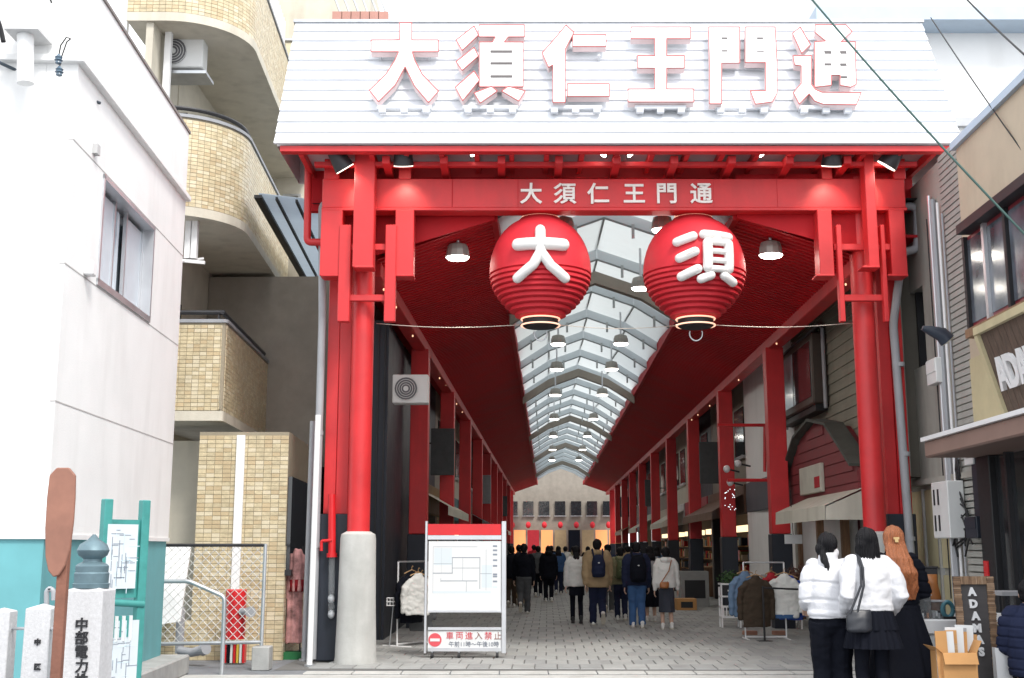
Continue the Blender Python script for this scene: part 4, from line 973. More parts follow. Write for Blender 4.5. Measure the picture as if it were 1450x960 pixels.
# ================================================================== rows of shops along the arcade
ORD = ['first', 'second', 'third', 'fourth', 'fifth', 'sixth', 'seventh', 'eighth', 'ninth']
FCOL = [('dark', (.03, .03, .035)), ('cream', (.5, .46, .36)), ('crimson', (.35, .02, .03)), ('slate', (.1, .12, .14)), ('ochre', (.2, .12, .03)), ('pale green', (.25, .36, .28)), ('white', (.6, .6, .6)), ('brown', (.14, .08, .05)), ('teal', (.05, .2, .22))]
for sd in (-1, 1):
    W_ = Wall(A(sd*4.25, 0), AXD, -AXN*sd); u = 4.2 if sd < 0 else 8.3
    rowname = 'navy side shop row' if sd < 0 else 'siding house row'
    i = 0
    while u < 70 and i < 9:
        wd = random.uniform(5.2, 7.5); nm, fc = FCOL[(i*4+(3 if sd > 0 else 0)) % 9]
        t = thing('arcade_shop', f'{nm} fascia shop front, {ORD[i]} along the {rowname} inside the arcade', 'shop', W_.p(u, 0), 'shops along the arcade')
        fm = mat('fascia_'+nm.replace(' ', '_'), fc, .5, var=.1, dirt=.2)
        W_.mk('upper_wall', random.choice((GREYW, NAVYP, BROWN, BEIGE)), t, u, u+wd-.05, 3.0, 6.5, -3, 0)
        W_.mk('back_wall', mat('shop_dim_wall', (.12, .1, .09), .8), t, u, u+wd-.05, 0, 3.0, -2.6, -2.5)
        W_.mk('fascia', fm, t, u+.1, u+wd-.15, 2.45, 3.2, .0, .18, .02)
        for q in (u+.05, u+wd-.2): W_.mk('side_post', random.choice((DARKM, BROWN, GREYW)), t, q, q+.14, 0, 3.0, -.2, .05)
        gl = random.random()
        if gl < .6: W_.mk('lit_panel', mat('shop_warm_light', (.9, .8, .6), .5, var=0, emit=(1, .72, .42), estr=.9), t, u+.8, u+wd-1, 2.1, 2.3, -1.4, -1.2)
        # display: shelves with goods
        for s_ in range(3):
            W_.mk('shelf', WOODL, t, u+.5, u+wd-.6, .5+.55*s_, .54+.55*s_, -2.4, -1.9)
            x = u+.6
            while x < u+wd-.9:
                q = random.uniform(.18, .5); W_.mk('goods', random.choice((CRED, CNV, CIV, CTAN, CBLU, REDPL, CLG, COLV)), t, x, x+q*.85, .545+.55*s_, .545+.55*s_+random.uniform(.2, .42), -2.35, -2.0); x += q
        if i % 2 == 0: W_.mk('counter', random.choice((WHITE, WOOD, CLG)), t, u+1, u+wd*.6, .02, .95, -.4, .25, .015)
        for w_ in range(2):
            a = u+.8+w_*2.2; o = W_.mk('window', DGLASS, t, a, a+1.5, 4.0, 5.3, 0, .03); W_.mk('sill', ALU, o, a-.05, a+1.55, 3.92, 4.0, 0, .1)
        if i % 2: 
            k = MB(); k.add([W_.p(u+.3, 3.0, .1), W_.p(u+wd-.3, 3.0, .1), W_.p(u+wd-.3, 2.5, 1.0), W_.p(u+.3, 2.5, 1.0), W_.p(u+.3, 2.3, 1.0), W_.p(u+wd-.3, 2.3, 1.0)], [(0, 1, 2, 3), (3, 2, 5, 4)]); k.build('awning', random.choice((CRED, CREAM, CGR, fm)), t, fixn=False)
        # hanging blade sign
        if i % 3 != 1: u += wd; i += 1; continue
        hb = thing('blade_sign', f'{nm} projecting blade sign of the {ORD[i]} shop of the {rowname}', 'sign', W_.p(u+wd*.5, 3.5, .5))
        a = u+wd*.5; W_.mk('panel', random.choice((REDPL, CLG, CGR, DARKM)), hb, a, a+.1, 3.4, 4.6, .25, .85, .01); W_.mk('bracket', DARKM, hb, a+.03, a+.07, 4.2, 4.24, 0, .25)
        u += wd; i += 1
# thing at the far end: bright shop frontage closing the view
ef = thing('end_shop', 'red lit shop frontage closing the far end of the arcade', 'shop', A(0, 74.5))
for x in range(-4, 5):
    p = A(x*1.05, 74.6); k = MB(); k.box((p.x, p.y, 1.5), (.9, .2, 2.8)); k.build('panel', random.choice((CRED, CTAN, CBK, mat('shop_orange_light', (.8, .3, .1), .5, var=0, emit=(1, .35, .15), estr=.25))), ef)

for x in range(-3, 4):
    p = A(x*1.25, 75.9); k = MB(); k.box((p.x, p.y, 4.6), (.8, .16, 1.1)); o = k.build('upper_window', DGLASS, ef); k = MB(); k.box((p.x, p.y-.1, 4.0), (.95, .2, .06)); k.build('sill', ALU, o)
    p = A(x*1.25, 75.4); k = MB(); k.ell((p.x, p.y, 3.3), (.2, .2, .26), 12, 8); k.build('small_lantern', LRED, ef, smooth='all')
# upper fittings on the right row: red scaffold-like sign frame, floodlight globes, lamp post with fairy lights
rf = thing('red_sign_frame', 'thin red square pipe frame projecting beside the interior red pillar', 'frame', P(1088, 680, 24.5))
for a, b in (((1016, 602), (1083, 602)), ((1083, 602), (1083, 668)), ((1083, 630), (1093, 630)), ((1030, 680), (1090, 680))):
    k = MB(); k.tube([P(*a, 24.5), P(*b, 24.5)], .035, 8); k.build('pipe_member', RED, rf)
for i, (px, py, lb) in enumerate(((1045, 656, 'white globe lamp on the dark shop bracket, upper of three'), (1029, 664, 'white globe lamp tilted on the dark shop bracket end'), (1034, 683, 'white globe lamp above strings of tiny lights'))):
    c = P(px, py, 25); t = thing('globe_lamp', lb, 'lamp', c); k = MB(); k.ell(c, (.075, .075, .08), 14, 8); k.build('globe', mat('opal_glass', (.7, .7, .7), .3), t, smooth='all')
    k = MB(); k.tube([c, c+Vector((.3, .2, -.05))], .02, 6); k.build('arm', DARKM, t)
k = MB()
for i in range(22):
    p = P(1026+random.uniform(0, 16), 690+random.uniform(0, 34), 24.8); t_ = MB(); k.ell(p, (.009, .009, .009), 6, 4)
o = k.build('fairy_lights', mat('tiny_light', (.9, .95, 1), .3, var=0, emit=(.85, .95, 1), estr=1)); o['kind'] = 'stuff'; tag(o, 'cluster of tiny white fairy lights below globe lamp', 'lights')

# ================================================================== STREET FURNITURE, left foreground
pf = thing('concrete_platform', 'low concrete step along the turquoise wall', 'platform', WW.p(0, 0, .2))
WW.mk('step', CONC, pf, un-1, .1, .0, .24, -.2, .32, .02)
def stone_post(px0, px1, ytop, Y, side, label, txt=None, ts=.13, tx=0, ty=0, wide=None):
    a, b = P(px0, ytop, Y), P(px1, ytop, Y); wd = b.x-a.x; x = (a.x+b.x)/2; z = a.z
    t = thing('stone_post', label, 'stone post', (x, Y+wd/2, 0)); h = wd/2
    yc = Y+h
    k = MB(); k.add([(x-h*1.06, yc-h*1.06, 0), (x+h*1.06, yc-h*1.06, 0), (x+h*1.06, yc+h*1.06, 0), (x-h*1.06, yc+h*1.06, 0), (x-h, yc-h, z), (x+h, yc-h, z), (x+h, yc+h, z), (x-h, yc+h, z), (x, yc, z+h*.35)],
          [(0, 1, 5, 4), (1, 2, 6, 5), (2, 3, 7, 6), (3, 0, 4, 7), (4, 5, 8), (5, 6, 8), (6, 7, 8), (7, 4, 8)])
    k.build('shaft', STONE, t, bevel=.006)
    if txt:
        for j, (ch, py, sz) in enumerate(txt):
            c = P(px0+(px1-px0)*(.5+tx), py, Y-.004); me = place_text(ch, sz, (c.x, Y-.006-.02*0, c.z), (1, 0, 0), (0, 0, 1), INK, t, 'inscription', .006, .002)
    return t, x, yc, z, h
stone_post(-14, 14, 866, 9.3, 1, 'plain pale granite post with pointed top and a rail into it')
stone_post(36, 72, 862, 9.0, 1, 'pale granite post with small carved characters joined by the rail', [('中', 909, .052), ('区', 944, .052), ('堀', 972, .052)], tx=-.02)
t, x, yc, z, h = stone_post(92, 146, 836, 8.2, 1, 'tall granite post with blue bronze cap and bold black brush characters', [('中', 884, .094), ('部', 903, .094), ('電', 923, .094), ('力', 943, .094), ('株', 963, .094), ('式', 983, .094)], tx=-.06)
k = MB(); k.lathe([(h*.92, 0), (h*.95, .03), (h*.88, .035), (h*.9, .1), (h*.84, .11), (h*.86, .15), (h*.75, .165), (h*.5, .18), (h*.48, .2), (h*.75, .225), (h*.84, .26), (h*.7, .3), (h*.35, .33), (h*.2, .35), (.01, .37)], (x, yc, z+.012), 28)
k.build('bronze_cap', BRONZE, t, smooth=True)
k = MB(); k.tube([P(10, 890, 9.45), P(40, 890, 9.15)], .012, 8); tag(k.build('post_rail', METAL), 'thin steel rail linking two granite posts', 'rail')
k = MB(); k.tube([P(70, 890, 9.1), P(96, 890, 8.4)], .012, 8); tag(k.build('post_rail', METAL), 'short steel rail behind the rusty pole', 'rail')
# bent grey pipe
k = MB(); k.tube(arcpts([P(66, 865, 9.9), P(66, 834, 9.9), P(76, 834, 9.9), P(76, 850, 9.9)], .04), .022, 10); tag(k.build('vent_pipe', GPIPE, smooth=True), 'small bent grey pipe rising behind the granite posts', 'pipe')
# rusty pole with leaf shaped plate
rp = thing('rusty_pole', 'rusty brown pole carrying a leaf-shaped metal plate', 'pole', (P(85, 900, 7.8).x, 7.8, 0))
x = P(85, 880, 7.8).x; k = MB(); k.bx(x-.033, x+.033, 7.77, 7.83, 0, 2.0); k.build('pole', RUST, rp, bevel=.006)
k = MB(); o8 = [(-.085, 2.05), (-.092, 1.9), (-.09, 1.7), (-.075, 1.52), (-.05, 1.43), (-.015, 1.39), (.02, 1.4), (.055, 1.46), (.08, 1.56), (.092, 1.75), (.092, 1.9), (.085, 2.05), (.04, 2.1), (-.04, 2.1)]
xc = P(80, 790, 7.74).x; k.prism([(xc+a, b) for a, b in o8], lambda a, b: Vector((a, 7.74, b)), lambda a, b: Vector((a, 7.768, b))); k.build('plate', mat('rusty_plate', (.28, .13, .09), .65, var=.2, vscale=4, dirt=.4), rp, bevel=.006)
# map board on turquoise frame
mbd = thing('map_board', 'turquoise framed notice board holding two white street maps', 'notice board', (P(190, 940, 9.6).x, 9.6, 0))
mw = Wall(Vector((P(140, 900, 9.1).x, 9.1, 0)), Vector((.66, .75, 0)), Vector((.75, -.66, 0)))
def mwb(name, m_, x0, y0, x1, y1, f0, f1, par=mbd):
    (a, z1_), (b, z0_) = mw.uv(x0, y0), mw.uv(x1, y1); return mw.mk(name, m_, par, a, b, min(z0_, z1_), max(z0_, z1_), f0, f1)
for px in (200, 146):
    u = mw.uv(px, 850)[0]; k = MB(); mw.box(k, u-.035, u+.035, 0, 1.95, -.06, .01); k.build('frame_post', TURQF, mbd, bevel=.006)
pan = mwb('back_panel', TURQF, 147, 735, 200, 846, -.045, -.02)
k = MB(); k.tube([mw.p(mw.uv(146, 850)[0], 1.17, 0), mw.p(mw.uv(203, 850)[0], 1.14, 0)], .028, 10); k.build('cross_rail', TURQF, mbd, smooth=True)
for (x0, y0, x1, y1) in ((152, 742, 190, 833), (148, 880, 190, 990)):
    o = mwb('map_sheet', mat('map_sheet', (.58, .63, .66), .6, var=.08, vscale=3), x0, y0, x1, y1, .0, .012)
    for j in range(44):
        a = random.uniform(x0+3, x1-6); b = random.uniform(y0+8, y1-10); (ua_, za_) = mw.uv(a, b)
        if random.random() < .5: mw.mk('map_line', INKG if j % 3 else INKB, o, ua_, ua_+.006, za_-random.uniform(.03, .2), za_, .012, .0135)
        else: mw.mk('map_line', INKG if j % 3 else INKB, o, ua_, ua_+random.uniform(.03, .12), za_-.006, za_, .012, .0135)
for i in range(6):
    q = mw.p(mw.uv(160+i*5, 860)[0], 1.06, .01); k = MB(); k.bar(q, q-Vector((0, 0, .16+.03*(i % 2))), .03, .006); tag(k.build('hanging_strip', PAPER if i % 2 else TURQF), 'narrow paper strip hanging from the turquoise cross rail', 'strip', 'strips hanging below the map board')
# steel hand rail
hr = thing('hand_rail', 'polished steel hand rail with sloping end by the step', 'hand rail', P(318, 955, 15.2))
z_ = lambda px, py: P(px, py, 15.2)
k = MB(); k.tube(arcpts([z_(200, 935), z_(203, 823), z_(268, 823), z_(318, 845), z_(314, 957)], .06), .028, 12); k.build('rail_tube', METAL, hr, smooth=True)
# chain-link fence panel with block
fn = thing('chain_link_fence', 'grey chain-link fence panel in a steel frame on concrete block', 'fence', P(368, 945, 15.8))
FYc = 15.8
fa, fb_ = P(226, 772, FYc), P(376, 912, FYc)
for a, b, r_, mt in (((226, 772), (376, 772), .022, DARKM), ((376, 770), (370, 915), .025, METAL), ((218, 912), (370, 909), .025, METAL)):
    k = MB(); k.tube([P(*a, FYc), P(*b, FYc)], r_, 8); k.build('frame_tube', mt, fn, smooth=True)
k = MB(); x0, x1, z0, z1 = fa.x, fb_.x-.03, fb_.z, fa.z; st = .115
def clip(xa, za, dx, dz):
    pass
n_ = int((x1-x0+z1-z0)/st)
for i in range(n_):
    for sgn_ in (1, -1):
        c = i*st
        # line x - x0 + s*(z) = c
        pts = []
        a0 = max(0, c-(x1-x0)); a1 = min(z1-z0, c)
        if a1-a0 < .02: continue
        p_ = [(c-a0, a0), (c-a1, a1)]
        if sgn_ < 0: p_ = [(x, (z1-z0)-y) for x, y in p_]
        k.tube([Vector((x0+q[0], FYc+.008*sgn_, z0+q[1])) for q in p_], .0045, 4)
k.build('wire_mesh', mat('mesh_wire', (.6, .6, .58), .5, .4, var=.1), fn, kind='stuff')
k = MB(); a, b = P(355, 950, FYc-.15), P(381, 916, FYc-.15); k.bx(a.x, b.x, FYc-.14, FYc+.12, 0, b.z); k.build('block', CONC, fn, bevel=.012)
# white rolled sheet, grey drain, plants
sh_ = thing('leaning_panel', 'white blank sheet panel leaning behind the chain-link fence', 'panel', P(240, 900, 16.3))
k = MB(); q = [P(225, 768, 16.6), P(270, 775, 16.6), P(255, 880, 16.2), P(220, 885, 16.2)]; k.add(q+[v+Vector((0, .04, 0)) for v in q], [(0, 1, 2, 3), (7, 6, 5, 4), (0, 4, 5, 1), (1, 5, 6, 2), (2, 6, 7, 3), (3, 7, 4, 0)]); k.build('sheet', WHITE, sh_)
dp_ = thing('drain_elbow', 'grey plastic drain pipe with angled open elbow near fence foot', 'pipe', P(260, 925, 16.4))
k = MB(); k.tube([P(256, 860, 16.5), P(254, 925, 16.5)], .06, 14); k.build('riser', GPIPE, dp_, smooth=True); k = MB(); k.tube([P(254, 921, 16.4), P(272, 924, 16.3), P(287, 920, 16.2)], [.055, .06, .065], 14); k.build('elbow', GPIPE, dp_, smooth=True)
k = MB(); q = P(287, 920, 16.2); k.tube([q, q+Vector((.06, -.05, .02))], .08, 16); k.build('socket', GPIPE, dp_)
# red cabinet with brochures
rc = thing('red_stand', 'bright red upright cabinet with folders below, behind the fence mesh', 'cabinet', P(330, 925, 16.5))
a, b = P(318, 905, 16.5), P(345, 836, 16.5); k = MB(); k.tube([(a.x+.13, 16.55, a.z), (a.x+.13, 16.55, b.z)], .13, 20); k.build('drum', REDPL, rc, smooth=True); k = MB(); k.bx(a.x-.02, b.x, 16.55, 16.72, a.z, b.z+.01); k.build('cabinet_back', REDPL, rc, bevel=.01)
for i in range(7):
    x = a.x+i*.042; k = MB(); k.bx(x, x+.03, 16.5, 16.62, .02, a.z-.03); k.build('folder', [REDPL, CBK, CIV, REDPL, mat('sign_yellow', (.6, .42, .05), .5), CIV, REDPL][i], rc)
# hydrant pipe end
k = MB(); q = P(352, 866, 16.4); k.tube([q+Vector((-.12, .05, 0)), q, q+Vector((.05, -.1, 0))], [.05, .05, .075], 14); tag(k.build('pipe_valve', GPIPE, smooth=True), 'grey pipe stub with round end beside the red cabinet', 'valve')
# white and grey poles beside the gate
for px, r_, mt, lb in ((431, .045, GPIPE, 'grey steel pole standing beside the white pole by the kimono rack'), (438, .04, WHITE, 'white painted pole between kimono rack and gate')):
    b = G(px, 944 if px > 435 else 936); k = MB(); k.tube([(b.x, b.y, 0), (b.x+.02, b.y, 3.4)], r_, 14); t = thing('pole', lb, 'pole', b); k.build('shaft', mt, t, smooth=True); k = MB(); k.tube([(b.x, b.y, 0), (b.x, b.y, .03)], r_*1.8, 14); k.build('base_plate', METAL, t)
# red standpipe with clear tube on the plinth
sv = thing('red_standpipe', 'red valve fitting above a clear tube on the black gate plinth', 'valve', P(470, 870, GY+.1))
Yv = GY+.1
k = MB(); k.tube([P(470, 700, Yv), P(470, 787, Yv)], .055, 14); k.build('red_pipe', REDPL, sv, smooth=True)
k = MB(); k.tube([P(470, 783, Yv), P(470, 789, Yv)], .075, 14); k.build('collar', REDPL, sv); k = MB(); k.tube(arcpts([P(470, 765, Yv-.05), P(455, 766, Yv-.05), P(455, 780, Yv-.05)], .03), .022, 8); k.build('lever', REDPL, sv, smooth=True)
k = MB(); k.tube([P(470, 789, Yv), P(469, 868, Yv)], .045, 14); k.build('clear_tube', CLEAR, sv, smooth=True)
for py in (848, 870):
    k = MB(); k.ell(P(469, py, Yv), (.05, .05, .06), 12, 8); k.build('ball_end', mat('ball_grey', (.4, .42, .44), .35), sv, smooth='all')

# ================================================================== information board on castors
ib = thing('information_board', 'aluminium framed street map board with no-entry notice on castors', 'sign', P(658, 920, 17.3))
IY = 17.3
def ibx(name, m_, x0, y0, x1, y1, f0, f1, par=ib, bevel=0):
    a, b = P(x0, y1, IY), P(x1, y0, IY); k = MB(); k.bx(a.x, b.x, IY-f1, IY-f0, a.z, b.z); return k.build(name, m_, par, bevel=bevel)
for a, b in ((600, 606), (710, 717)): ibx('upright', ALU, a, 738, b, 925, -.03, .04, bevel=.006)
for a, b in ((758, 764), (864, 867), (888, 892), (917, 922)): ibx('cross_bar', ALU, 606, a, 710, b, -.02, .03)
ibx('head_panel', REDPL, 606, 742, 710, 757.5, -.01, .01)
mp_ = ibx('map_panel', PAPER, 606, 766, 710, 864, -.01, .012)
for (x0, y0, x1, y1) in ((640, 790, 641, 812), (640, 789, 680, 790), (679, 789, 680, 834), (624, 822, 676, 823), (613, 811, 641, 812), (655, 790, 655.6, 822), (640, 804, 679, 804.6), (688, 778, 688.6, 836), (660, 823, 660.6, 838), (614, 798, 640, 798.5), (625, 776, 625.5, 811), (680, 812, 696, 812.6), (614, 774, 676, 774.4), (624, 819, 624.5, 824), (613, 774, 613.5, 840)):
    ibx('map_line', INKG, x0, y0, x1, y1, .012, .0135, mp_)
for (x0, y0, x1, y1) in ((613, 837, 695, 840), (615, 776, 640, 800), (682, 800, 697, 832)): ibx('map_tint', mat('map_pale', (.6, .66, .69), .6, var=0), x0, y0, x1, y1, .012, .0128, mp_)
for i, y in enumerate((772, 778, 784, 792, 800, 812, 815, 822, 830)): ibx('map_key', INKG if i != 8 else INKB, 698, y, 704, y+2.5, .012, .0135, mp_)
ntc = ibx('notice_panel', PAPER, 606, 893, 710, 917, -.01, .012)
c = P(616, 906, IY); k = MB(); k.tube([(c.x, IY-.0125, c.z), (c.x, IY-.017, c.z)], .095, 28); o = k.build('no_entry_disc', mat('no_entry_red', (.65, .08, .1), .5, var=0), ntc); k = MB(); k.bx(c.x-.07, c.x+.07, IY-.021, IY-.017, c.z-.02, c.z+.02); k.build('no_entry_bar', PAPER, o)
for i, ch in enumerate('車両進入禁止'): place_text(ch, .115, P(637+i*13.6, 900, IY-.016), (1, 0, 0), (0, 0, 1), INKR if i not in (3, 5) else mat('ink_brown', (.25, .1, .08), .6), ntc, 'notice_character', .002)
place_text('午前11時～午後10時', .085, P(671, 912, IY-.016), (1, 0, 0), (0, 0, 1), mat('ink_slate', (.15, .17, .22), .6), ntc, 'notice_line', .002, 0, .95)
for px in (612, 650, 704):
    q = P(px, 926, IY); k = MB(); k.tube([(q.x-.02, IY, .05), (q.x+.02, IY, .05)], .05, 14); k.build('castor', BLACK, ib)
    k = MB(); k.bx(q.x-.015, q.x+.015, IY-.02, IY+.02, .05, P(px, 917, IY).z); k.build('castor_fork', METAL, ib)

# ================================================================== PEOPLE AND CLOTHES
def evalmesh(ob):
    dg = bpy.context.evaluated_depsgraph_get(); return bpy.data.meshes.new_from_object(ob.evaluated_get(dg))
def remesh(k, vox, it=4, disp=None):
    me = bpy.data.meshes.new('tmp'); me.from_pydata([tuple(v) for v in k.v], [], k.f)
    bm = bmesh.new(); bm.from_mesh(me); bmesh.ops.recalc_face_normals(bm, faces=bm.faces[:]); bm.to_mesh(me); bm.free()
    ob = bpy.data.objects.new('tmp', me); COL.objects.link(ob)
    r_ = ob.modifiers.new('r', 'REMESH'); r_.mode = 'VOXEL'; r_.voxel_size = vox
    s_ = ob.modifiers.new('s', 'SMOOTH'); s_.factor = .5; s_.iterations = it
    out = evalmesh(ob); bpy.data.objects.remove(ob); bpy.data.meshes.remove(me)
    if disp:
        ns = [v.normal.copy() for v in out.vertices]
        for v, n in zip(out.vertices, ns): v.co += n*disp(v.co)
    out.polygons.foreach_set('use_smooth', [True]*len(out.polygons)); return out
def mk(name, me, m, parent, M):
    me.materials.clear(); me.materials.append(m); me.transform(M); me.name = name; return link(name, me, parent)
def ik(a, b, l1, l2, pole):
    a, b = Vector(a), Vector(b); d = b-a; L = min(d.length, (l1+l2)*.999); t = d.normalized()
    x = (l1*l1-l2*l2+L*L)/(2*L); h = math.sqrt(max(0, l1*l1-x*x)); p = Vector(pole); p = (p-t*p.dot(t)).normalized()
    return a+t*x+p*h
def folds(amp, sc=9, seed=0): 
    return lambda c: amp*(noise.noise(Vector((c.x*sc*.8+seed, c.y*sc*.8, c.z*sc*1.5)))+.5*noise.noise(Vector((c.x*sc*2+seed, c.y*sc*2, c.z*sc*2.6))))
def quilt(amp, step, seed=0):
    f2 = folds(.006, 7, seed)
    return lambda c: amp*(min(1, 2.2*abs(math.sin(math.pi*(c.z+.02*noise.noise(Vector((c.x*4+seed, c.y*4, 0))))/step)))-.7)*1.3+f2(c)+.0025*noise.noise(Vector((c.x*24+seed, c.y*24, c.z*8)))
def person(label, loc, yaw, H, sp, group=None, near=False):
    s = H/1.68; rnd = random.Random(hash(label) % 1000 if 0 else len(label)*7+int(loc[0]*10))
    root = thing('person', label, 'person', (loc[0], loc[1], 0), group)
    M = Matrix.Translation((loc[0], loc[1], loc[2] if len(loc) > 2 else 0)) @ Matrix.Rotation(yaw, 4, 'Z') @ Matrix.Scale(s, 4)
    vox = .0085 if near else .0135
    wm = sp.get('w', 1.0); sw = .172*wm; lean = sp.get('lean', .03)
    st = sp.get('stride', 0); seated = sp.get('seat', 0); dz = -seated
    hips = [Vector((sd*.085, 0, .88+dz)) for sd in (-1, 1)]
    if seated: feet = [Vector((sd*.1, .42, .085)) for sd in (-1, 1)]
    else: feet = [Vector((-.085, st, .085)), Vector((.085, -st, .085+abs(st)*sp.get('lift', .35)))]
    if st < 0: feet = [Vector((-.085, st, .085+abs(st)*sp.get('lift', .35))), Vector((.085, -st, .085))]
    knees = [ik(h, f, .405, .405, (0, 1, 0)) for h, f in zip(hips, feet)]
    sh = [Vector((sd*sw, lean*.6, 1.385+dz)) for sd in (-1, 1)]
    arms = sp.get('arms', [(-.24, .05+st*-.35, .82), (.24, .05+st*.35, .82)])
    wr = [Vector(a)+Vector((0, 0, dz)) for a in arms]
    el = [ik(a, b, .285, .25, (sd*.22, -1, -.25)) for a, b, sd in zip(sh, wr, (-1, 1))]
    turn = sp.get('turn', 0); hc = Vector((0, lean+.015, 1.565+dz)); hq = Matrix.Rotation(turn, 3, 'Z')
    def hp(x, y, z): return hc+hq @ Vector((x, y, z))
    # ---- body
    k = MB()
    k.ell((hc.x, hc.y-.008, hc.z+.022), (.076, .093, .093), 18, 12); k.ell(tuple(hp(0, .02, -.045)), (.058, .066, .07), 14, 8)
    k.capsule([hp(0, .082, .015), hp(0, .102, -.022)], [.009, .014], 8)
    for sd in (-1, 1):
        k.ell(tuple(hp(sd*.077, -.004, -.012)), (.012, .02, .032), 8, 6); k.ell(tuple(hp(sd*.03, .078, .012)), (.014, .012, .009), 8, 5)
    k.capsule([hp(-.018, .083, -.06), hp(.018, .083, -.06)], .008, 6)
    k.tube([(0, lean*.4, 1.37+dz), (0, lean*.8, 1.44+dz), (0, hc.y-.01, 1.53+dz)], [.075, .054, .056], 14)
    k.loft([(0, 0, .80+dz, .1, .07), (0, 0, .88+dz, .155, .098), (0, 0, .98+dz, .138, .088), (0, lean*.3, 1.08+dz, .125, .082), (0, lean*.5, 1.22+dz, .148*wm, .1), (0, lean*.6, 1.33+dz, .15*wm, .092), (0, lean*.5, 1.41+dz, .09, .06)], 18)
    for i, sd in enumerate((-1, 1)):
        k.tube([hips[i], hips[i].lerp(knees[i], .5), knees[i], knees[i].lerp(feet[i], .35), feet[i]], [.082, .068, .052, .05, .034], 12)
        k.capsule([feet[i]+Vector((0, -.02, -.045)), feet[i]+Vector((0, .09, -.055))], [.034, .03], 8)
        k.capsule([sh[i], sh[i].lerp(el[i], .5), el[i], el[i].lerp(wr[i], .4), wr[i]], [.043, .041, .035, .034, .024], 10)
        d = (wr[i]-el[i]).normalized(); side = d.cross(Vector((0, 0, 1)) if abs(d.z) < .8 else Vector((0, 1, 0))).normalized() if abs(d.z) < .8 else Vector((0, 1, 0))
        side = (side-d*side.dot(d)).normalized(); pn = d.cross(side).normalized()*(-sd)
        for j in range(4):
            o = side*(.03-.02*j); b0 = wr[i]+d*.02+o*.7; b1 = wr[i]+d*.085+o
            ln = (.072, .08, .075, .058)[j]; c1 = b1+d*ln*.45+pn*.008; c2 = c1+d*ln*.3+pn*.016; c3 = c2+d*ln*.18+pn*.02
            k.capsule([b0, b1, c1, c2, c3], [.014, .0125, .0095, .0085, .0075], 7)
        tb = wr[i]+d*.025+side*.028; k.capsule([tb, tb+d*.035+side*.022+pn*.01, tb+d*.068+side*.026+pn*.018], [.014, .011, .009], 7)
    mk('body', remesh(k, .0075 if near else .0095, 3), SKIN, root, M)
    # ---- hair
    hm = sp.get('hairm', HAIRB); hs_ = sp.get('hair', 'short')
    k = MB(); k.ell((hc.x, hc.y-.016, hc.z+.03), (.087, .1, .1), 20, 12)
    k.ell(tuple(hp(0, -.045, -.02)), (.078, .066, .075), 16, 8)
    if hs_ == 'long':
        L = sp.get('hl', .42); bk = sp.get('hb', .085)
        k.loft([(hc.x+sp.get('hx', 0)*1.6, hc.y-.05-bk*.6, hc.z-L, .06, .018), (hc.x+sp.get('hx', 0)*1.3, hc.y-.045-bk*.7, hc.z-L*.8, .105, .038), (hc.x+sp.get('hx', 0)*.7, hc.y-.05-bk*.85, hc.z-L*.55, .118, .05), (hc.x, hc.y-.055-bk*.6, hc.z-L*.3, .105, .062), (hc.x, hc.y-.045, hc.z-.02, .088, .07), (hc.x, hc.y-.03, hc.z+.06, .085, .08)], 20)
    if hs_ == 'bob':
        k.loft([(hc.x, hc.y-.035, hc.z-.2, .085, .05), (hc.x, hc.y-.035, hc.z-.15, .103, .075), (hc.x, hc.y-.025, hc.z-.06, .1, .085), (hc.x, hc.y-.02, hc.z+.04, .09, .09)], 20)
    if hs_ == 'tail':
        k.capsule([hp(.02, -.09, -.06), hp(.05, -.12, -.13), hp(.085, -.115, -.21), hp(.1, -.1, -.29)], [.035, .03, .026, .012], 10)
    if hs_ == 'twotail':
        k.loft([(hc.x-.03, hc.y-.13, hc.z-.45, .02, .012), (hc.x-.03, hc.y-.12, hc.z-.25, .038, .03), (hc.x-.01, hc.y-.08, hc.z-.02, .06, .05)], 10); k.loft([(hc.x+.04, hc.y-.13, hc.z-.38, .015, .012), (hc.x+.035, hc.y-.12, hc.z-.2, .03, .025), (hc.x+.01, hc.y-.08, hc.z-.02, .05, .05)], 10)
    def strands(c):
        a = math.atan2(c.x-hc.x, -(c.y-hc.y)); return .0045*math.sin(a*30+5*noise.noise(c*9))+.009*noise.noise(Vector((c.x*30, c.y*30, c.z*5)))
    ho = mk('hair', remesh(k, vox*.8, 3, strands), hm, root, M)
    if sp.get('clip'):
        k = MB(); c = hc+Vector((0, -.128, .015)); k.box(c, (.05, .02, .02)); k.box(c-Vector((0, .004, .02)), (.03, .02, .03)); me = bpy.data.meshes.new('hair_clip'); me.from_pydata([tuple(v) for v in k.v], [], k.f); mk('hair_clip', me, mat('gold_clip', (.6, .42, .2), .3, .8, var=0), root, M)
    if sp.get('hat'):
        k = MB(); k.ell((hc.x, hc.y-.01, hc.z+.075), (.098, .108, .075), 18, 8); mk('hat', remesh(k, vox, 3), sp['hat'], root, M)
    if sp.get('mask'):
        k = MB(); k.ell(tuple(hp(.03, .045, -.055)), (.056, .05, .05), 14, 8); mk('face_mask', remesh(k, vox, 2), CW, root, M)
    # ---- top garment
    hem = sp.get('hem', .84)+dz; b = sp.get('bulk', .03); tm = sp['top']
    flare = sp.get('flare', .0)
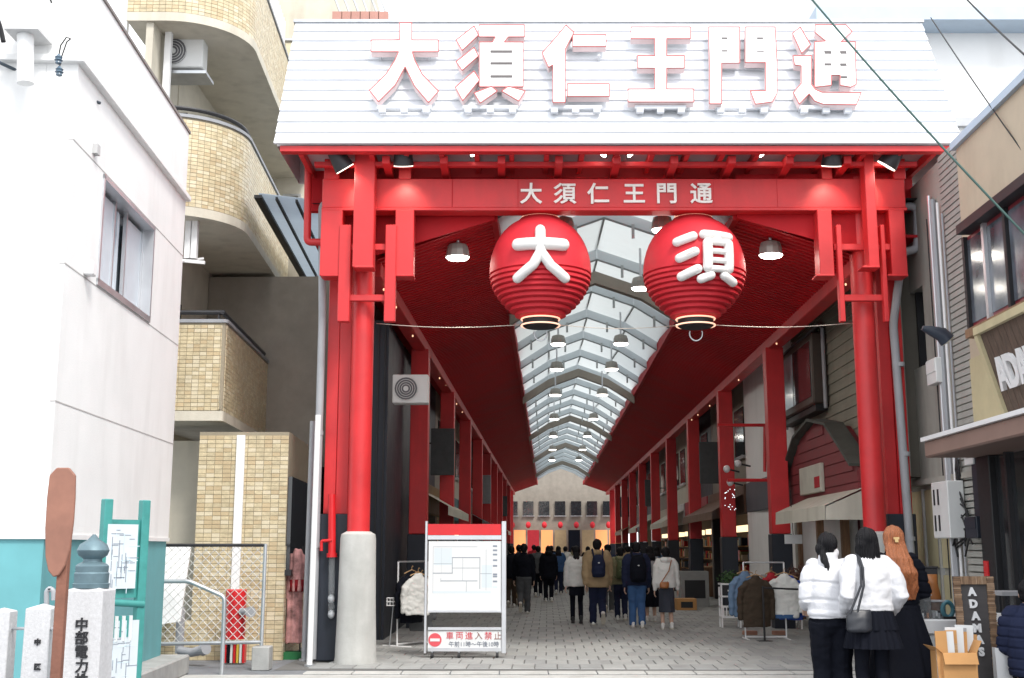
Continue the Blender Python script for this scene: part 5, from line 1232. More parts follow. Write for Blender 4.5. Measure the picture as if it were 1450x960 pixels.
    k = MB(); k.loft([(0, -.0, hem-.005, .15+b+flare, .1+b+flare), (0, 0, hem+.05, .158+b+flare*.8, .108+b+flare*.8), (0, lean*.2, 1.0+dz if hem < .97+dz else hem+.07, .15+b*1.1+flare*.3, .104+b*1.1), (0, lean*.4, 1.13+dz, .15+b*1.2, .108+b*1.2), (0, lean*.5, 1.26+dz, .158*wm+b*1.1, .115+b*1.1), (0, lean*.6, 1.36+dz, .15*wm+b*.8, .1+b*.8), (0, lean*.6, 1.425+dz, .095+b*.4, .072+b*.4), (0, lean*.7, 1.45+dz, .07+b*.2, .066+b*.2)], 24)
    cz = sp.get('collar', .05)
    if cz: k.loft([(0, lean*.7, 1.42+dz, .078+b*.25, .074+b*.2), (0, lean*.8-.004, 1.43+cz+dz, .07+b*.25, .07+b*.25)], 18)
    sr_ = sp.get('sleeve', 1.0)
    for i, sd in enumerate((-1, 1)):
        w2 = el[i].lerp(wr[i], .97)
        k.capsule([sh[i]+Vector((-sd*.03, 0, -.01)), sh[i].lerp(el[i], .3), sh[i].lerp(el[i], .7), el[i], el[i].lerp(wr[i], .5), w2], [.064+b*.5, (.058+b*.6)*sr_, (.054+b*.6)*sr_, (.05+b*.6)*sr_, (.045+b*.6)*sr_, .034+b*.25], 12)
    sd_ = rnd.random()*50
    dispf = quilt(sp['quilt'], sp.get('qs', .12), sd_) if sp.get('quilt') else folds(sp.get('fold', .012), 8, sd_)
    jk = mk(sp.get('topname', 'jacket'), remesh(k, vox, 3, dispf), tm, root, M)
    if sp.get('hood'):
        k = MB(); k.capsule([(-.1, lean-.03, 1.42+dz), (-.085, lean-.1, 1.43+dz), (0, lean-.135, 1.42+dz), (.085, lean-.1, 1.43+dz), (.1, lean-.03, 1.42+dz)], [.04, .05, .056, .05, .04], 10); k.ell((0, lean-.1, 1.39+dz), (.1, .055, .065), 14, 8)
        mk('hood', remesh(k, vox, 3, folds(.006)), sp['hood'], root, M)
    # ---- lower garment
    bt = sp.get('bottom', 'trousers'); bm_ = sp.get('bm', CBK)
    if bt in ('trousers', 'leggings'):
        tw = sp.get('tw', 1.0) if bt == 'trousers' else .78; k = MB()
        k.loft([(0, 0, .79+dz, .11, .085), (0, -.01, .86+dz, .17, .125), (0, -.004, .95+dz, .163, .112), (0, 0, 1.03+dz, .148, .1)], 18)
        for i in range(2):
            a = feet[i]+Vector((0, 0, .0 if bt == 'trousers' else .02)); k.tube([hips[i]+Vector((0, -.008, .03)), hips[i].lerp(knees[i], .5), knees[i], knees[i].lerp(a, .5), a+Vector((0, 0, -.025))], [.1*max(tw, .9), .09*tw, .076*tw, .07*tw, .064*tw], 12)
        mk(bt, remesh(k, vox, 3, folds(.011 if bt == 'trousers' else .003, 8, sd_)), bm_, root, M)
    if bt in ('skirt', 'leggings') and sp.get('sk1') is not None:
        z1, z0, r0 = 1.04+dz, sp['sk0'], sp['skr']; n = 96; tiers = sp.get('tiers', 1); pl = sp.get('pleats', 20); skm = sp.get('skm', bm_)
        for tI in range(tiers):
            za = z1 if tI == 0 else z0+(z1-z0)*(.52); zb_ = z0 if tI == tiers-1 else z0+(z1-z0)*.42
            k = MB(); rows = 8; vs = []; fs = []
            for r2 in range(rows+1):
                q = r2/rows; z = za+(zb_-za)*q; g = (z1-z)/(z1-z0); rx = .155+(r0-.155)*g**.8-(.008 if tI else 0); ry = .11+(r0*.82-.11)*g**.8-(.008 if tI else 0)
                for j in range(n):
                    a = 2*math.pi*j/n; f_ = 1+.07*(q**.7)*math.sin(a*pl+2.4*noise.noise(Vector((math.cos(a)*2, math.sin(a)*2, tI))))+.05*noise.noise(Vector((math.cos(a)*3+sd_, math.sin(a)*3, z*2)))
                    vs.append((rx*f_*math.cos(a), ry*f_*math.sin(a)+st*.2*g*0, z))
            for r2 in range(rows):
                for j in range(n): fs.append((r2*n+j, r2*n+(j+1) % n, (r2+1)*n+(j+1) % n, (r2+1)*n+j))
            k.add(vs, fs); me = bpy.data.meshes.new('skirt'); me.from_pydata([tuple(v) for v in k.v], [], k.f); me.polygons.foreach_set('use_smooth', [True]*len(me.polygons)); mk('skirt', me, skm, root, M)
    # ---- shoes
    for i in range(2):
        k = MB(); f_ = feet[i]; up = Matrix.Rotation(-1.0 if (f_.z > .12 and not seated) else 0, 3, 'X')
        def q_(x, y, z): return f_+up @ Vector((x, y, z))
        k.capsule([q_(0, -.045, -.04), q_(0, .04, -.045), q_(0, .13, -.052)], [.038, .04, .032], 10); k.capsule([q_(0, -.03, .0), q_(0, -.03, .045 if sp.get('boots') else .02)], [.044, .046], 10)
        so_ = mk('shoe', remesh(k, vox, 2), sp.get('shoes', SHOEB), root, M)
        k = MB(); vs = [q_(x, y, z) for z in (-.085, -.06) for (x, y) in ((-.03, -.085), (.03, -.085), (.043, 0), (.046, .08), (.03, .155), (-.03, .155), (-.046, .08), (-.043, 0))]
        k.add(vs, [tuple(range(7, -1, -1)), tuple(range(8, 16))]+[(j, (j+1) % 8, 8+(j+1) % 8, 8+j) for j in range(8)]); me = bpy.data.meshes.new('sole'); me.from_pydata([tuple(v) for v in k.v], [], k.f); mk('sole', me, sp.get('solem', SOLE if sp.get('shoes') is SHOEW else SHOEB), root, M)
    # ---- backpack / bags
    if sp.get('pack'):
        pk = thing('backpack', sp['packlabel'], 'backpack', M @ Vector((0, -.25, 1.0)))
        zc_ = 1.17; pm = sp['pack']; big = sp.get('packs', 1.0)
        k = MB(); k.loft([(0, -.2-b, zc_-.24*big, .1*big, .05), (0, -.215-b, zc_-.22*big, .14*big, .085), (0, -.22-b, zc_-.05, .15*big, .1), (0, -.21-b, zc_+.1*big, .14*big, .09), (0, -.19-b, zc_+.2*big, .11*big, .07), (0, -.18-b, zc_+.24*big, .06*big, .04)], 22); mk('sack', remesh(k, vox, 2, folds(.008, 9, sd_)), pm, pk, M)
        k = MB(); k.loft([(0, -.3-b, zc_-.2*big, .08*big, .02), (0, -.315-b, zc_-.17*big, .1*big, .035), (0, -.315-b, zc_-.04*big, .1*big, .035), (0, -.3-b, zc_-.0*big, .08*big, .02)], 18); mk('front_pocket', remesh(k, vox, 2), pm, pk, M)
        for sd in (-1, 1):
            k = MB(); k.tube([(sd*.09, -.16-b, zc_+.18), (sd*.1, -.06, 1.44+b*.7), (sd*.105, .06+lean, 1.42+b*.7), (sd*.12, .13+b, 1.28), (sd*.16, .06, 1.05), (sd*.14, -.13, 1.0)], .016, 8); me = bpy.data.meshes.new('strap'); me.from_pydata([tuple(v) for v in k.v], [], k.f); mk('strap', me, pm, pk, M)
        k = MB(); k.ell((.0, -.345-b*.9, zc_+.06), (.02, .006, .012), 8, 5); me = bpy.data.meshes.new('badge'); me.from_pydata([tuple(v) for v in k.v], [], k.f); mk('badge', me, CW, pk, M)
    if sp.get('bag'):
        bl, bmx, (bx_, by_, bz_), (bw_, bh_), shd = sp['bag']
        bg_ = thing('shoulder_bag', bl, 'bag', M @ Vector((bx_, by_, bz_-bh_)))
        k = MB(); k.loft([(bx_, by_, bz_-bh_, bw_*.8, .045), (bx_, by_, bz_-bh_+.02, bw_, .06), (bx_, by_, bz_-bh_*.4, bw_, .05), (bx_+.01, by_, bz_, bw_*.9, .022)], 20); mk('pouch', remesh(k, vox, 2, folds(.006, 9, sd_)), bmx, bg_, M)
        for o in (-.03, .03) if shd[0] == 'two' else (0,):
            k = MB(); sx = shd[1]; k.tube([(bx_-bw_*.7+o, by_, bz_-.03), (bx_*.4+sx*.6+o*.3, -.15-b*1.2, (bz_+1.42)/2), (sx+o*.3, -.075-b*.8, 1.39+b*.5), (sx+o*.3, .0+lean, 1.425+b), (sx+o*.3, .1+b, 1.33), (bx_+bw_*.5, .1, (bz_+1.3)/2), (bx_+bw_*.75, by_+.03, bz_-.02)] if shd[0] == 'cross' else [(bx_-.05+o, by_-.02, bz_-.03), (sx-.03+o*.4, -.13-b*1.2, 1.2), (sx-.01+o*.3, -.09-b*.9, 1.35), (sx+o*.3, 0, 1.425+b*.9), (sx+.01, .1+b, 1.3), (bx_+.05, by_+.1, bz_-.02)], .011, 8); me = bpy.data.meshes.new('strap'); me.from_pydata([tuple(v) for v in k.v], [], k.f); mk('strap', me, bmx, bg_, M)
    return root
def gat(px, py): q = G(px, py); return (q.x, q.y)
# three women in front, seen from behind
p = P(1178, 900, 11.0); person('woman in white puffer jacket and black trousers with side braid', (p.x, 11.0), -.12, 1.705,
    dict(top=CW, topname='puffer_jacket', w=.95, hem=.93, bulk=.04, quilt=.01, qs=.155, collar=.075, hair='tail', turn=-.75, mask=True, bm=CBK, tw=1.22, shoes=SHOEB, arms=[(-.19, .22, 1.02), (.19, .24, 1.03)], flare=.01, sleeve=.92), near=True)
p = P(1236, 900, 10.75); person('woman in white fleece sweatshirt, black tiered mini skirt and leggings', (p.x, 10.75), .05, 1.745,
    dict(top=CW, topname='sweatshirt', hem=.985, bulk=.038, fold=.015, collar=.04, hair='bob', hairm=HAIRB, turn=-.5, bottom='leggings', bm=CBK, sk1=1, sk0=.67, skr=.25, tiers=2, pleats=22, skm=CBK, shoes=SHOEB, boots=True, sleeve=1.0,
         arms=[(-.2, .14, .98), (.23, .13, .97)], bag=('slouchy navy leather shoulder bag of the fleece sweatshirt woman', LEATHB, (-.17, -.16, 1.0), (.11, .19), ('two', -.1))), near=True)
p = P(1274, 900, 11.2); person('woman with long copper hair, black jacket and long black skirt', (p.x, 11.2), -.1, 1.77,
    dict(top=CBK, topname='puffer_jacket', hem=.9, bulk=.032, w=.95, quilt=.01, qs=.1, hair='long', hl=.52, hb=.2, hx=.04, hairm=HAIRR, clip=True, turn=-.25, bottom='leggings', bm=CBK, sk1=1, sk0=.12, skr=.4, tiers=1, pleats=9, skm=CBK, shoes=SHOEB, arms=[(-.18, .25, 1.05), (.2, .26, 1.08)]), near=True)
# pedestrians walking into the arcade
def ped(label, px, py, H, sp, yaw=0): x, y = gat(px, py); return person(label, (x, y), yaw, H, sp, 'pedestrians in the arcade')
ped('man in black leather jacket and grey trousers stepping off', 742, 870, 1.66, dict(top=CBK, hem=.9, bulk=.04, bm=CGR, tw=1.15, stride=-.2, lift=.75, shoes=SHOEW, w=1.1))
ped('person in long black coat with narrow black trousers and white shoes', 777, 853, 1.62, dict(top=CBK, hem=.72, bulk=.06, bm=CBK, hair='long', hl=.2, shoes=SHOEW, flare=.03, stride=.04))
ped('long-haired woman in white coat, black skirt and boots', 817, 884, 1.6, dict(top=CIV, topname='coat', hem=.82, bulk=.05, hair='twotail', bottom='leggings', bm=CBK, sk1=1, sk0=.62, skr=.17, pleats=4, skm=CBK, boots=True, stride=.08, flare=.02))
ped('man in tan hooded coat with one foot raised behind', 847, 887, 1.74, dict(top=CTAN, topname='coat', hem=.76, bulk=.075, hood=CTAN, bm=CNV, tw=1.1, stride=.2, lift=.7, shoes=SHOEW, w=1.12, pack=CNV, packs=.92, packlabel='navy backpack with white badge on the tan coat'))
ped('person in olive jacket and dark trousers', 880, 879, 1.58, dict(top=COLV, hem=.84, bulk=.05, hood=COLV, bm=CNV, stride=.05, shoes=SHOEW, pack=mat('pack_green', (.07, .09, .035), .8), packs=.9, packlabel='dark green backpack on the olive jacket'))
ped('man in navy hooded jacket and blue jeans', 903, 890, 1.68, dict(top=CNV, hem=.84, bulk=.06, hood=CNV, bm=CJEAN, tw=1.1, stride=.07, lift=.2, shoes=SHOEW, w=1.1, pack=CBK, packs=1.12, packlabel='large black backpack on the navy jacket'))
ped('woman in pale grey top and long black skirt', 922, 881, 1.6, dict(top=CLG, topname='sweater', hem=.98, bulk=.025, hair='long', hl=.25, bottom='skirt', bm=CBK, sk1=1, sk0=.34, skr=.2, pleats=10, shoes=SHOEW))
ped('woman in white hooded jacket and navy midi skirt', 945, 892, 1.58, dict(top=CIV, hem=.86, bulk=.045, hood=CIV, hair='short', bottom='skirt', bm=CNV, sk1=1, sk0=.36, skr=.165, pleats=3, skm=cloth('cloth_ink', (.045, .05, .065)), shoes=SHOEW, stride=.05, bag=('tan leather crossbody bag on the white hooded jacket', LEATH, (-.07, -.2, .98), (.1, .13), ('cross', .1))))
far = [(724, 861, 'person in black coat carrying brown bag at the arcade edge', CBK, CBR, 'short'), (735, 858, 'person in dark navy parka behind the leather jacket man', CNV, CTAN, 'short'), (762, 846, 'far person in grey anorak', CGR, CBK, 'short'), (791, 842, 'far person in denim jacket and dark trousers', CJEAN, CNV, 'long'), (801, 836, 'far person in pale hoodie among the crowd', CIV, CBK, 'short'),
       (862, 868, 'person in black beanie walking ahead of the tan coat', CNV, CGR, 'short'), (812, 832, 'far person in olive coat among the crowd', COLV, CBK, 'short'), (756, 833, 'far person in crimson jacket among the crowd', CRED, CBK, 'short'), (833, 834, 'far person in black coat between the white coat and tan coat', CBK, CBK, 'long'), (890, 850, 'far person in tan jacket beyond the backpackers', CTAN, CBK, 'short'), (932, 846, 'far person in pale denim beyond the grey top woman', CBLU, CBK, 'long'), (781, 828, 'farthest person in black jacket near the arcade end', CBK, CGR, 'short')]
for i, (px, py, lb, tm, bm_, hr_) in enumerate(far):
    ped(lb, px, py, 1.58+.12*random.random(), dict(top=tm, hem=.8, bulk=.05, bm=bm_, hair=hr_, turn=random.uniform(-.5, .5), w=random.uniform(.95, 1.12), stride=random.choice((-.16, -.08, .1, .18)), shoes=random.choice((SHOEB, SHOEW)), hat=CBK if 'beanie' in lb else None))
# seated figure at the right edge
p = P(1462, 900, 10.6); person('person in black down jacket seated on a stool at the shop', (p.x, 10.6), -.35, 1.66, dict(top=CNV, topname='down_jacket', hem=.86, bulk=.06, quilt=.012, qs=.09, seat=.38, lean=.1, bm=CBK, arms=[(-.2, .3, 1.0), (.2, .3, 1.0)]), near=True)
stl = thing('stool', 'low black stool under the seated person', 'stool', (p.x, 10.6, 0)); k = MB(); k.tube([(p.x, 10.58, .36), (p.x, 10.58, .4)], .17, 18); k.build('seat', BLACK, stl)
for a in range(4):
    q = Vector((.12*math.cos(a*1.57+.78), .12*math.sin(a*1.57+.78), 0)); k = MB(); k.tube([Vector((p.x, 10.58, 0))+q*1.2, Vector((p.x, 10.58, .36))+q], .012, 6); k.build('leg', DARKM, stl)

# ================================================================== garments on racks
def garment(label, c, yaw, m, length=.68, sl=.55, width=.2, kind='jacket', trim=None):
    t = thing('hanging_jacket', label, 'jacket', c-Vector((0, 0, length)), 'clothes on the racks')
    M = Matrix.Translation(c) @ Matrix.Rotation(yaw, 4, 'Z')
    k = MB(); L = length
    k.loft([(0, 0, -L, width*1.02, .055), (0, 0, -L+.03, width*1.05, .062), (0, 0, -L*.5, width, .065), (0, 0, -.16, width*.98, .062), (0, 0, -.06, width*.72, .055), (0, 0, 0, .075, .05), (0, 0, .035, .065, .045)], 22)
    for sd in (-1, 1): k.capsule([(sd*width*.7, 0, -.1), (sd*width*1.08, .01, -.2), (sd*(width*1.2), .02, -.35), (sd*width*1.22, .02, -sl-.05)], [.06, .062, .056, .045], 10)
    mk('cloth', remesh(k, .012, 3, folds(.014, 9, c.x*3)), m, t, M)
    k = MB(); k.tube([(-width*.7, 0, .0), (0, 0, .06), (width*.7, 0, .0)], .009, 6); k.tube([(0, 0, .06), (0, 0, .1), (.015, 0, .125), (.03, 0, .11)], .005, 5); me = bpy.data.meshes.new('hanger'); me.from_pydata([tuple(v) for v in k.v], [], k.f); mk('hanger', me, WOODL, t, M)
    if trim:
        k = MB(); k.loft([(0, 0, -L-.004, width*1.04, .064), (0, 0, -L+.06, width*1.07, .072)], 22); me = bpy.data.meshes.new('trim_band'); me.from_pydata([tuple(v) for v in k.v], [], k.f); mk('trim_band', me, trim, t, M)
    return t
def rack(label, pa, pb, zbar, bricks=False, mt=WHITE):
    a, b = Vector((pa[0], pa[1], 0)), Vector((pb[0], pb[1], 0)); t = thing('clothes_rack', label, 'clothes rack', (a+b)/2)
    d = (b-a).normalized(); n = Vector((-d.y, d.x, 0))
    for q in (a, b):
        k = MB(); k.tube([q, q+Vector((0, 0, zbar))], .014, 8); k.build('upright', mt, t)
        k = MB(); k.tube([q-n*.28+Vector((0, 0, .02)), q+n*.28+Vector((0, 0, .02))], .014, 8); k.build('foot', mt, t)
    k = MB(); k.tube([a+Vector((0, 0, zbar)), b+Vector((0, 0, zbar))], .014, 8); k.build('hanging_bar', METAL, t)
    k = MB(); k.tube([a+Vector((0, 0, .05)), b+Vector((0, 0, .05))], .014, 8); k.build('base_bar', mt, t)
    return t, a, b, d
a, b = gat(1056, 906), gat(1114, 906)
rk, ra, rb, rd = rack('white pipe clothes rack with tan bricks before the maroon shop', a, b, 1.32)
for px in (1062, 1104):
    q = Vector((*gat(px, 903), .085)); k = MB(); k.box(q, (.24, .14, .07), rz=.1); tag(k.build('brick_weight', mat('brick_tan', (.4, .2, .14), .85, var=.1), bevel=.006), 'tan brick weighing down the white rack base'+(' below the brown jacket' if px < 1080 else ' below the white knit'), 'brick')
yR = ra.y
garment('dark brown field jacket at the front of the white rack', P(1070, 818, yR-.25), .15, CBR, .83, .62, .24)
garment('pale denim jacket behind the brown field jacket', P(1055, 812, yR-.02), .25, CBLU, .74, .62, .22)
garment('white knit cardigan with blue sleeves trim on the rack', P(1110, 815, yR-.12), -.1, CIV, .72, .55, .23, trim=CJEAN)
garment('crimson striped jacket between brown jacket and white knit', P(1092, 813, yR+.1), .5, CRED, .62, .5, .19)
garment('royal blue shirt peeping out behind the white knit', P(1118, 818, yR+.1), -.3, mat('cloth_royal', (.03, .08, .4), .8), .72, .58, .2)
# black barrier post with arm in front of the rack
bpst = thing('barrier_post', 'thin black post with horizontal arm before the brown jacket', 'post', (*gat(1083, 909), 0)); q = Vector((*gat(1083, 909), 0)); k = MB(); k.tube([q, q+Vector((0, 0, .93))], .018, 8); k.build('shaft', BLACK, bpst); k = MB(); k.tube([q+Vector((0, 0, .9)), P(1143, 835, q.y)], .016, 8); k.build('arm', BLACK, bpst); k = MB(); k.tube([q, q+Vector((0, 0, .02))], .14, 18); k.build('base', BLACK, bpst)
# white plant stand
ps = thing('plant_stand', 'white wooden stand with chalk sign and slatted lower tier', 'stand', (*gat(1036, 890), 0)); q = G(1036, 890); yS = q.y
for px in (1023, 1049):
    for dy in (0, .25): x = P(px, 890, yS).x; k = MB(); k.bx(x-.015, x+.015, yS+dy-.015, yS+dy+.015, 0, .86 if dy == 0 else .8); k.build('leg', WHITE, ps)
x0, x1 = P(1023, 890, yS).x, P(1049, 890, yS).x
for z in (.86, .62, .42, .22): k = MB(); k.bx(x0-.015, x1+.015, yS-.02, yS+.28, z-.015, z+.015); k.build('shelf', WHITE, ps)
k = MB(); k.bx(x0+.02, x1-.02, yS-.03, yS-.021, .64, .83); k.build('chalk_sign', BLACK, ps)
for i in range(4): k = MB(); xx = x0+.12+i*.04; k.bx(xx, xx+.022, yS-.034, yS-.031, .72, .75); k.build('chalk_mark', PAPER, ps)
for i in range(6): k = MB(); xx = x0+.03+i*(x1-x0-.06)/5; k.bx(xx-.01, xx+.01, yS-.025, yS-.01, .235, .405); k.build('slat', WHITE, ps)
def bush(label, c, r, n, m_=LEAF, cat='plant'):
    t = thing('potted_plant', label, cat, c-Vector((0, 0, r))); k = MB()
    for i in range(n):
        d = Vector((random.gauss(0, 1), random.gauss(0, 1), random.gauss(0, 1)+.2)).normalized()*r*random.uniform(.35, 1); d.x *= 1.4
        a = Vector((random.gauss(0, 1), random.gauss(0, 1), random.gauss(0, 1))).normalized(); b = a.cross(d.normalized()).normalized(); q = c+d; L = r*random.uniform(.16, .3)
        k.add([q-b*L*.3, q-a*L*.4, q+b*L*.3, q+a*L*.9], [(0, 1, 2, 3)])
    o = k.build('foliage', m_, t, fixn=False, kind='stuff'); k = MB(); k.lathe([(r*.35, -r*1.0), (r*.5, -r*.5), (r*.46, -r*.48)], c, 14); k.build('pot', BLACK, t); return t
bush('small green shrub on top of the white stand', P(1034, 820, yS+.12), .19, 500); bush('low green plant inside the white stand', P(1040, 862, yS+.14), .11, 250)
bush('dry reddish-brown shrub behind the clothes rack', P(1140, 828, yR+.5), .36, 900, mat('leaf_brown', (.09, .035, .02), .7, var=.4, vscale=10))
# easel sign behind puffer woman, steps
ez = thing('easel_sign', 'white folding easel sign beside the shop step', 'sign', (*gat(1146, 892), 0)); q = G(1146, 892)
for sx in (-.14, .14):
    k = MB(); k.bar(q+Vector((sx, 0, 0)), q+Vector((sx*.6, .12, .95)), .03, .02); k.build('leg', WHITE, ez); k = MB(); k.bar(q+Vector((sx, .35, 0)), q+Vector((sx*.6, .14, .95)), .03, .02); k.build('leg', WHITE, ez)
k = MB(); k.bar(q+Vector((0, .02, .3)), q+Vector((0, .1, .9)), .26, .015); k.build('board', CLG, ez)
sp_ = thing('shop_step', 'grey stone entrance step of the maroon gabled shop', 'step', RH.p(3, 0, .5)); RH.mk('tread', CONC, sp_, 1.4, 4.2, 0, .16, .1, .75, .012)
# left rack by the concrete footing
a, b = gat(562, 917), gat(604, 912)
rk2, la, lb_, ld = rack('white clothes rack standing between footing and information board', a, b, 1.35)
yL = la.y
garment('white hooded top on the rack beside the information board', P(592, 815, yL-.15), .5, CIV, .62, .5, .2); garment('black coat behind the white hooded top', P(583, 812, yL+.05), .7, CBK, .78, .62, .21); garment('grey jacket low on the rack beside the board', P(597, 818, yL+.25), .5, CGR, .85, .6, .2)
bk_ = thing('wire_basket', 'small white wire basket on a rack arm by the footing', 'basket', P(557, 855, yL)); c = P(557, 852, yL)
for z in (-.06, 0, .06): k = MB(); k.tube([c+Vector((x, y, z)) for x, y in ((-.1, -.07), (.1, -.07), (.1, .07), (-.1, .07), (-.1, -.07))], .005, 5); k.build('wire', WHITE, bk_)
for x in (-.1, -.05, 0, .05, .1): k = MB(); k.tube([c+Vector((x, -.07, .06)), c+Vector((x, -.07, -.06)), c+Vector((x, .07, -.06)), c+Vector((x, .07, .06))], .004, 5); k.build('wire', WHITE, bk_)
k = MB(); k.tube([c-Vector((0, 0, .06)), Vector((c.x-.05, c.y, 0.02))], .01, 6); k.build('stand_leg', METAL, bk_)
# kimono stand at the alley
km = thing('kimono_stand', 'pink and red patterned kimono hung at the alley shop corner', 'kimono', (*gat(418, 930), 0)); q = G(418, 930)
k = MB(); x = P(418, 850, 17.3).x
k.loft([(x, 17.3, .22, .13, .03), (x, 17.3, .7, .12, .035), (x+.01, 17.3, 1.15, .11, .045), (x+.02, 17.3, 1.45, .12, .05), (x+.02, 17.3, 1.56, .04, .03)], 24)
for sd in (-1, 1): k.add([(x+.02+sd*.1, 17.3+d, z) for d in (-.02, .02) for z in (1.5, .85)]+[(x+.02+sd*.26, 17.3+d, z) for d in (-.02, .02) for z in (1.44, .82)], [(0, 1, 5, 4), (2, 6, 7, 3), (0, 4, 6, 2), (1, 3, 7, 5), (4, 5, 7, 6), (0, 2, 3, 1)]); mk('robe', remesh(k, .012, 2, lambda c: .008*math.sin(c.x*75)+.008*noise.noise(c*9)), mat('kimono_pattern', (.45, .22, .21), .75, var=.8, vscale=5), km, Matrix()); k = MB(); k.loft([(x+.02, 17.3, .95, .125, .075), (x+.025, 17.3, 1.12, .125, .08)], 16); k.build('sash', CRED, km, smooth='all')
k = MB(); k.tube([(x+.08, 17.35, 0), (x+.08, 17.35, 1.6)], .012, 6); k.build('stand_pole', BLACK, km); k = MB(); k.bx(x-.15, x+.2, 17.2, 17.5, 0, .1); k.build('stand_base', mat('green_mat', (.02, .15, .05), .8), km)
# boxes and counter deep in the arcade
for px, py, w_, h_, mt, lb in ((973, 865, .5, .3, CARD, 'brown carton on the arcade floor beside the grey counter'), (985, 860, .75, .95, mat('counter_grey', (.3, .3, .29), .6), 'pale grey shop counter with open lower bay')):
    q = G(px, py); t = thing('carton' if 'carton' in lb else 'shop_counter', lb, 'box' if 'carton' in lb else 'counter', q); k = MB(); k.bx(q.x-w_/2, q.x+w_/2, q.y, q.y+.5, 0, h_); k.build('body', mt, t, bevel=.008)
    k = MB(); k.bx(q.x-w_/2+.1, q.x+w_/2-.1, q.y-.006, q.y-.002, h_*.25, h_*.75); k.build('front_recess', BLACK if 'counter' in lb else CARD, t)

# ================================================================== right foreground stall
SY = 11.5
ct = thing('white_cart', 'white stall counter with black tray top and clear boxes', 'counter', (P(1330, 950, SY).x, SY, 0))
x0, x1 = P(1296, 900, SY).x, P(1353, 900, SY).x; zt_ = P(1320, 877, SY).z
k = MB(); k.bx(x0, x1, SY, SY+.55, .06, zt_-.14); k.build('cabinet', ACW, ct, bevel=.01); k = MB(); k.bx(x0-.03, x1+.03, SY-.03, SY+.58, zt_-.14, zt_); k.build('worktop', WHITE, ct, bevel=.012)
for q in (.33, .66): k = MB(); xx = x0+(x1-x0)*q; k.bx(xx-.004, xx+.004, SY-.006, SY-.001, .08, zt_-.16); k.build('door_gap', CGR, ct)
trays = [('black flat tray machine at the back of the white counter', .02, .34, .38, DARKM), ('clear plastic box of small goods on the counter', .04, .15, .22, CLEAR), ('second clear box beside the teal tape dispenser', .2, .13, .16, CLEAR)]
for i, (lb, ox, w_, h_, mt) in enumerate(trays):
    q = x0+ox; k = MB(); yb = SY+(.3 if i == 0 else .05); k.bx(q, q+w_, yb, yb+.2, zt_+.001, zt_+h_+(.1 if i == 0 else 0)); t = thing('counter_box', lb, 'box', (q, yb, zt_)); k.build('body', mt, t, bevel=.006)
    k = MB(); k.bx(q-.008, q+w_+.008, yb-.008, yb+.208, zt_+h_+(.1 if i == 0 else 0), zt_+h_+.015+(.1 if i == 0 else 0)); k.build('lid', DARKM if i == 0 else CLG, t)
    if i:
        for j in range(5): k = MB(); k.box((q+.025+j*.025, yb+.1, zt_+.03+.02*(j % 2)), (.018, .12, .05)); k.build('small_item', [CLG, PAPER, METAL, CBK, LEATH][j], t)
gs = thing('yellow_packet', 'crumpled yellow packet on the counter', 'packet', (x0+.1, SY+.15, zt_+.2)); k = MB(); c = Vector((x0+.12, SY+.17, zt_+.29)); k.loft([(c.x, c.y, c.z-.04, .045, .03), (c.x, c.y, c.z+.02, .05, .02), (c.x-.01, c.y, c.z+.09, .028, .008)], 9); k.build('wrap', mat('packet_yellow', (.6, .5, .15), .5, var=.25, vscale=14), gs)
th = thing('tape_dispenser', 'teal round tape dispenser on the counter by wooden sign', 'dispenser', (x1-.06, SY+.02, zt_)); c = Vector((x1-.04, SY+.05, zt_+.09)); k = MB(); pts = [c+Vector((.05*math.cos(a), 0, .07*math.sin(a))) for a in [2*math.pi*j/18 for j in range(19)]]; k.tube(pts, .022, 8, cap=False); k.build('ring', mat('teal_plastic', (.05, .16, .2), .4), th, smooth='all'); k = MB(); k.bx(c.x-.06, c.x+.06, SY+.0, SY+.1, zt_+.001, zt_+.025); k.build('foot', BLACK, th)
lp = thing('leather_piece', 'brown leather offcut hanging beside the wooden sign', 'leather', (x1-.02, SY+.2, zt_)); k = MB(); q = Vector((x1-.1, SY+.25, zt_)); k.loft([(q.x, q.y, q.z+.002, .05, .02), (q.x+.02, q.y, q.z+.2, .06, .03), (q.x, q.y, q.z+.33, .05, .04), (q.x-.03, q.y, q.z+.42, .08, .03)], 12); k.build('hide', LEATH, lp, smooth='all')
# carton with papers
BY = 10.4
cb = thing('open_carton', 'open orange-brown cardboard box stuffed with papers and boards', 'box', (P(1357, 950, BY).x, BY, 0))
x0, x1 = P(1336, 940, BY).x, P(1384, 940, BY).x; zt2 = P(1350, 925, BY).z; dpt = .3
for (a, b, c, d) in ((x0, x1, BY, BY+.008), (x0, x1, BY+dpt, BY+dpt+.008), (x0, x0+.008, BY+.008, BY+dpt), (x1-.008, x1, BY+.008, BY+dpt)): k = MB(); k.bx(a, b, c, d, .0, zt2); k.build('side', CARD, cb)
k = MB(); k.bx(x0, x1, BY, BY+dpt, .001, .012); k.build('bottom', CARD, cb)
for (p0, p1, ex) in (((x0, BY), (x1, BY), (0, -.04, -.09)), ((x1, BY), (x1, BY+dpt), (.05, 0, .1)), ((x0, BY), (x0, BY+dpt), (-.06, 0, .05))):
    k = MB(); a, b = Vector((*p0, zt2)), Vector((*p1, zt2)); e = Vector(ex); k.add([a, b, b+e, a+e, a+Vector((0, .004, .004)), b+Vector((0, .004, .004)), b+e+Vector((0, .004, .004)), a+e+Vector((0, .004, .004))], [(0, 1, 2, 3), (7, 6, 5, 4), (0, 4, 5, 1), (2, 6, 7, 3), (1, 5, 6, 2), (0, 3, 7, 4)]); k.build('flap', CARD, cb)
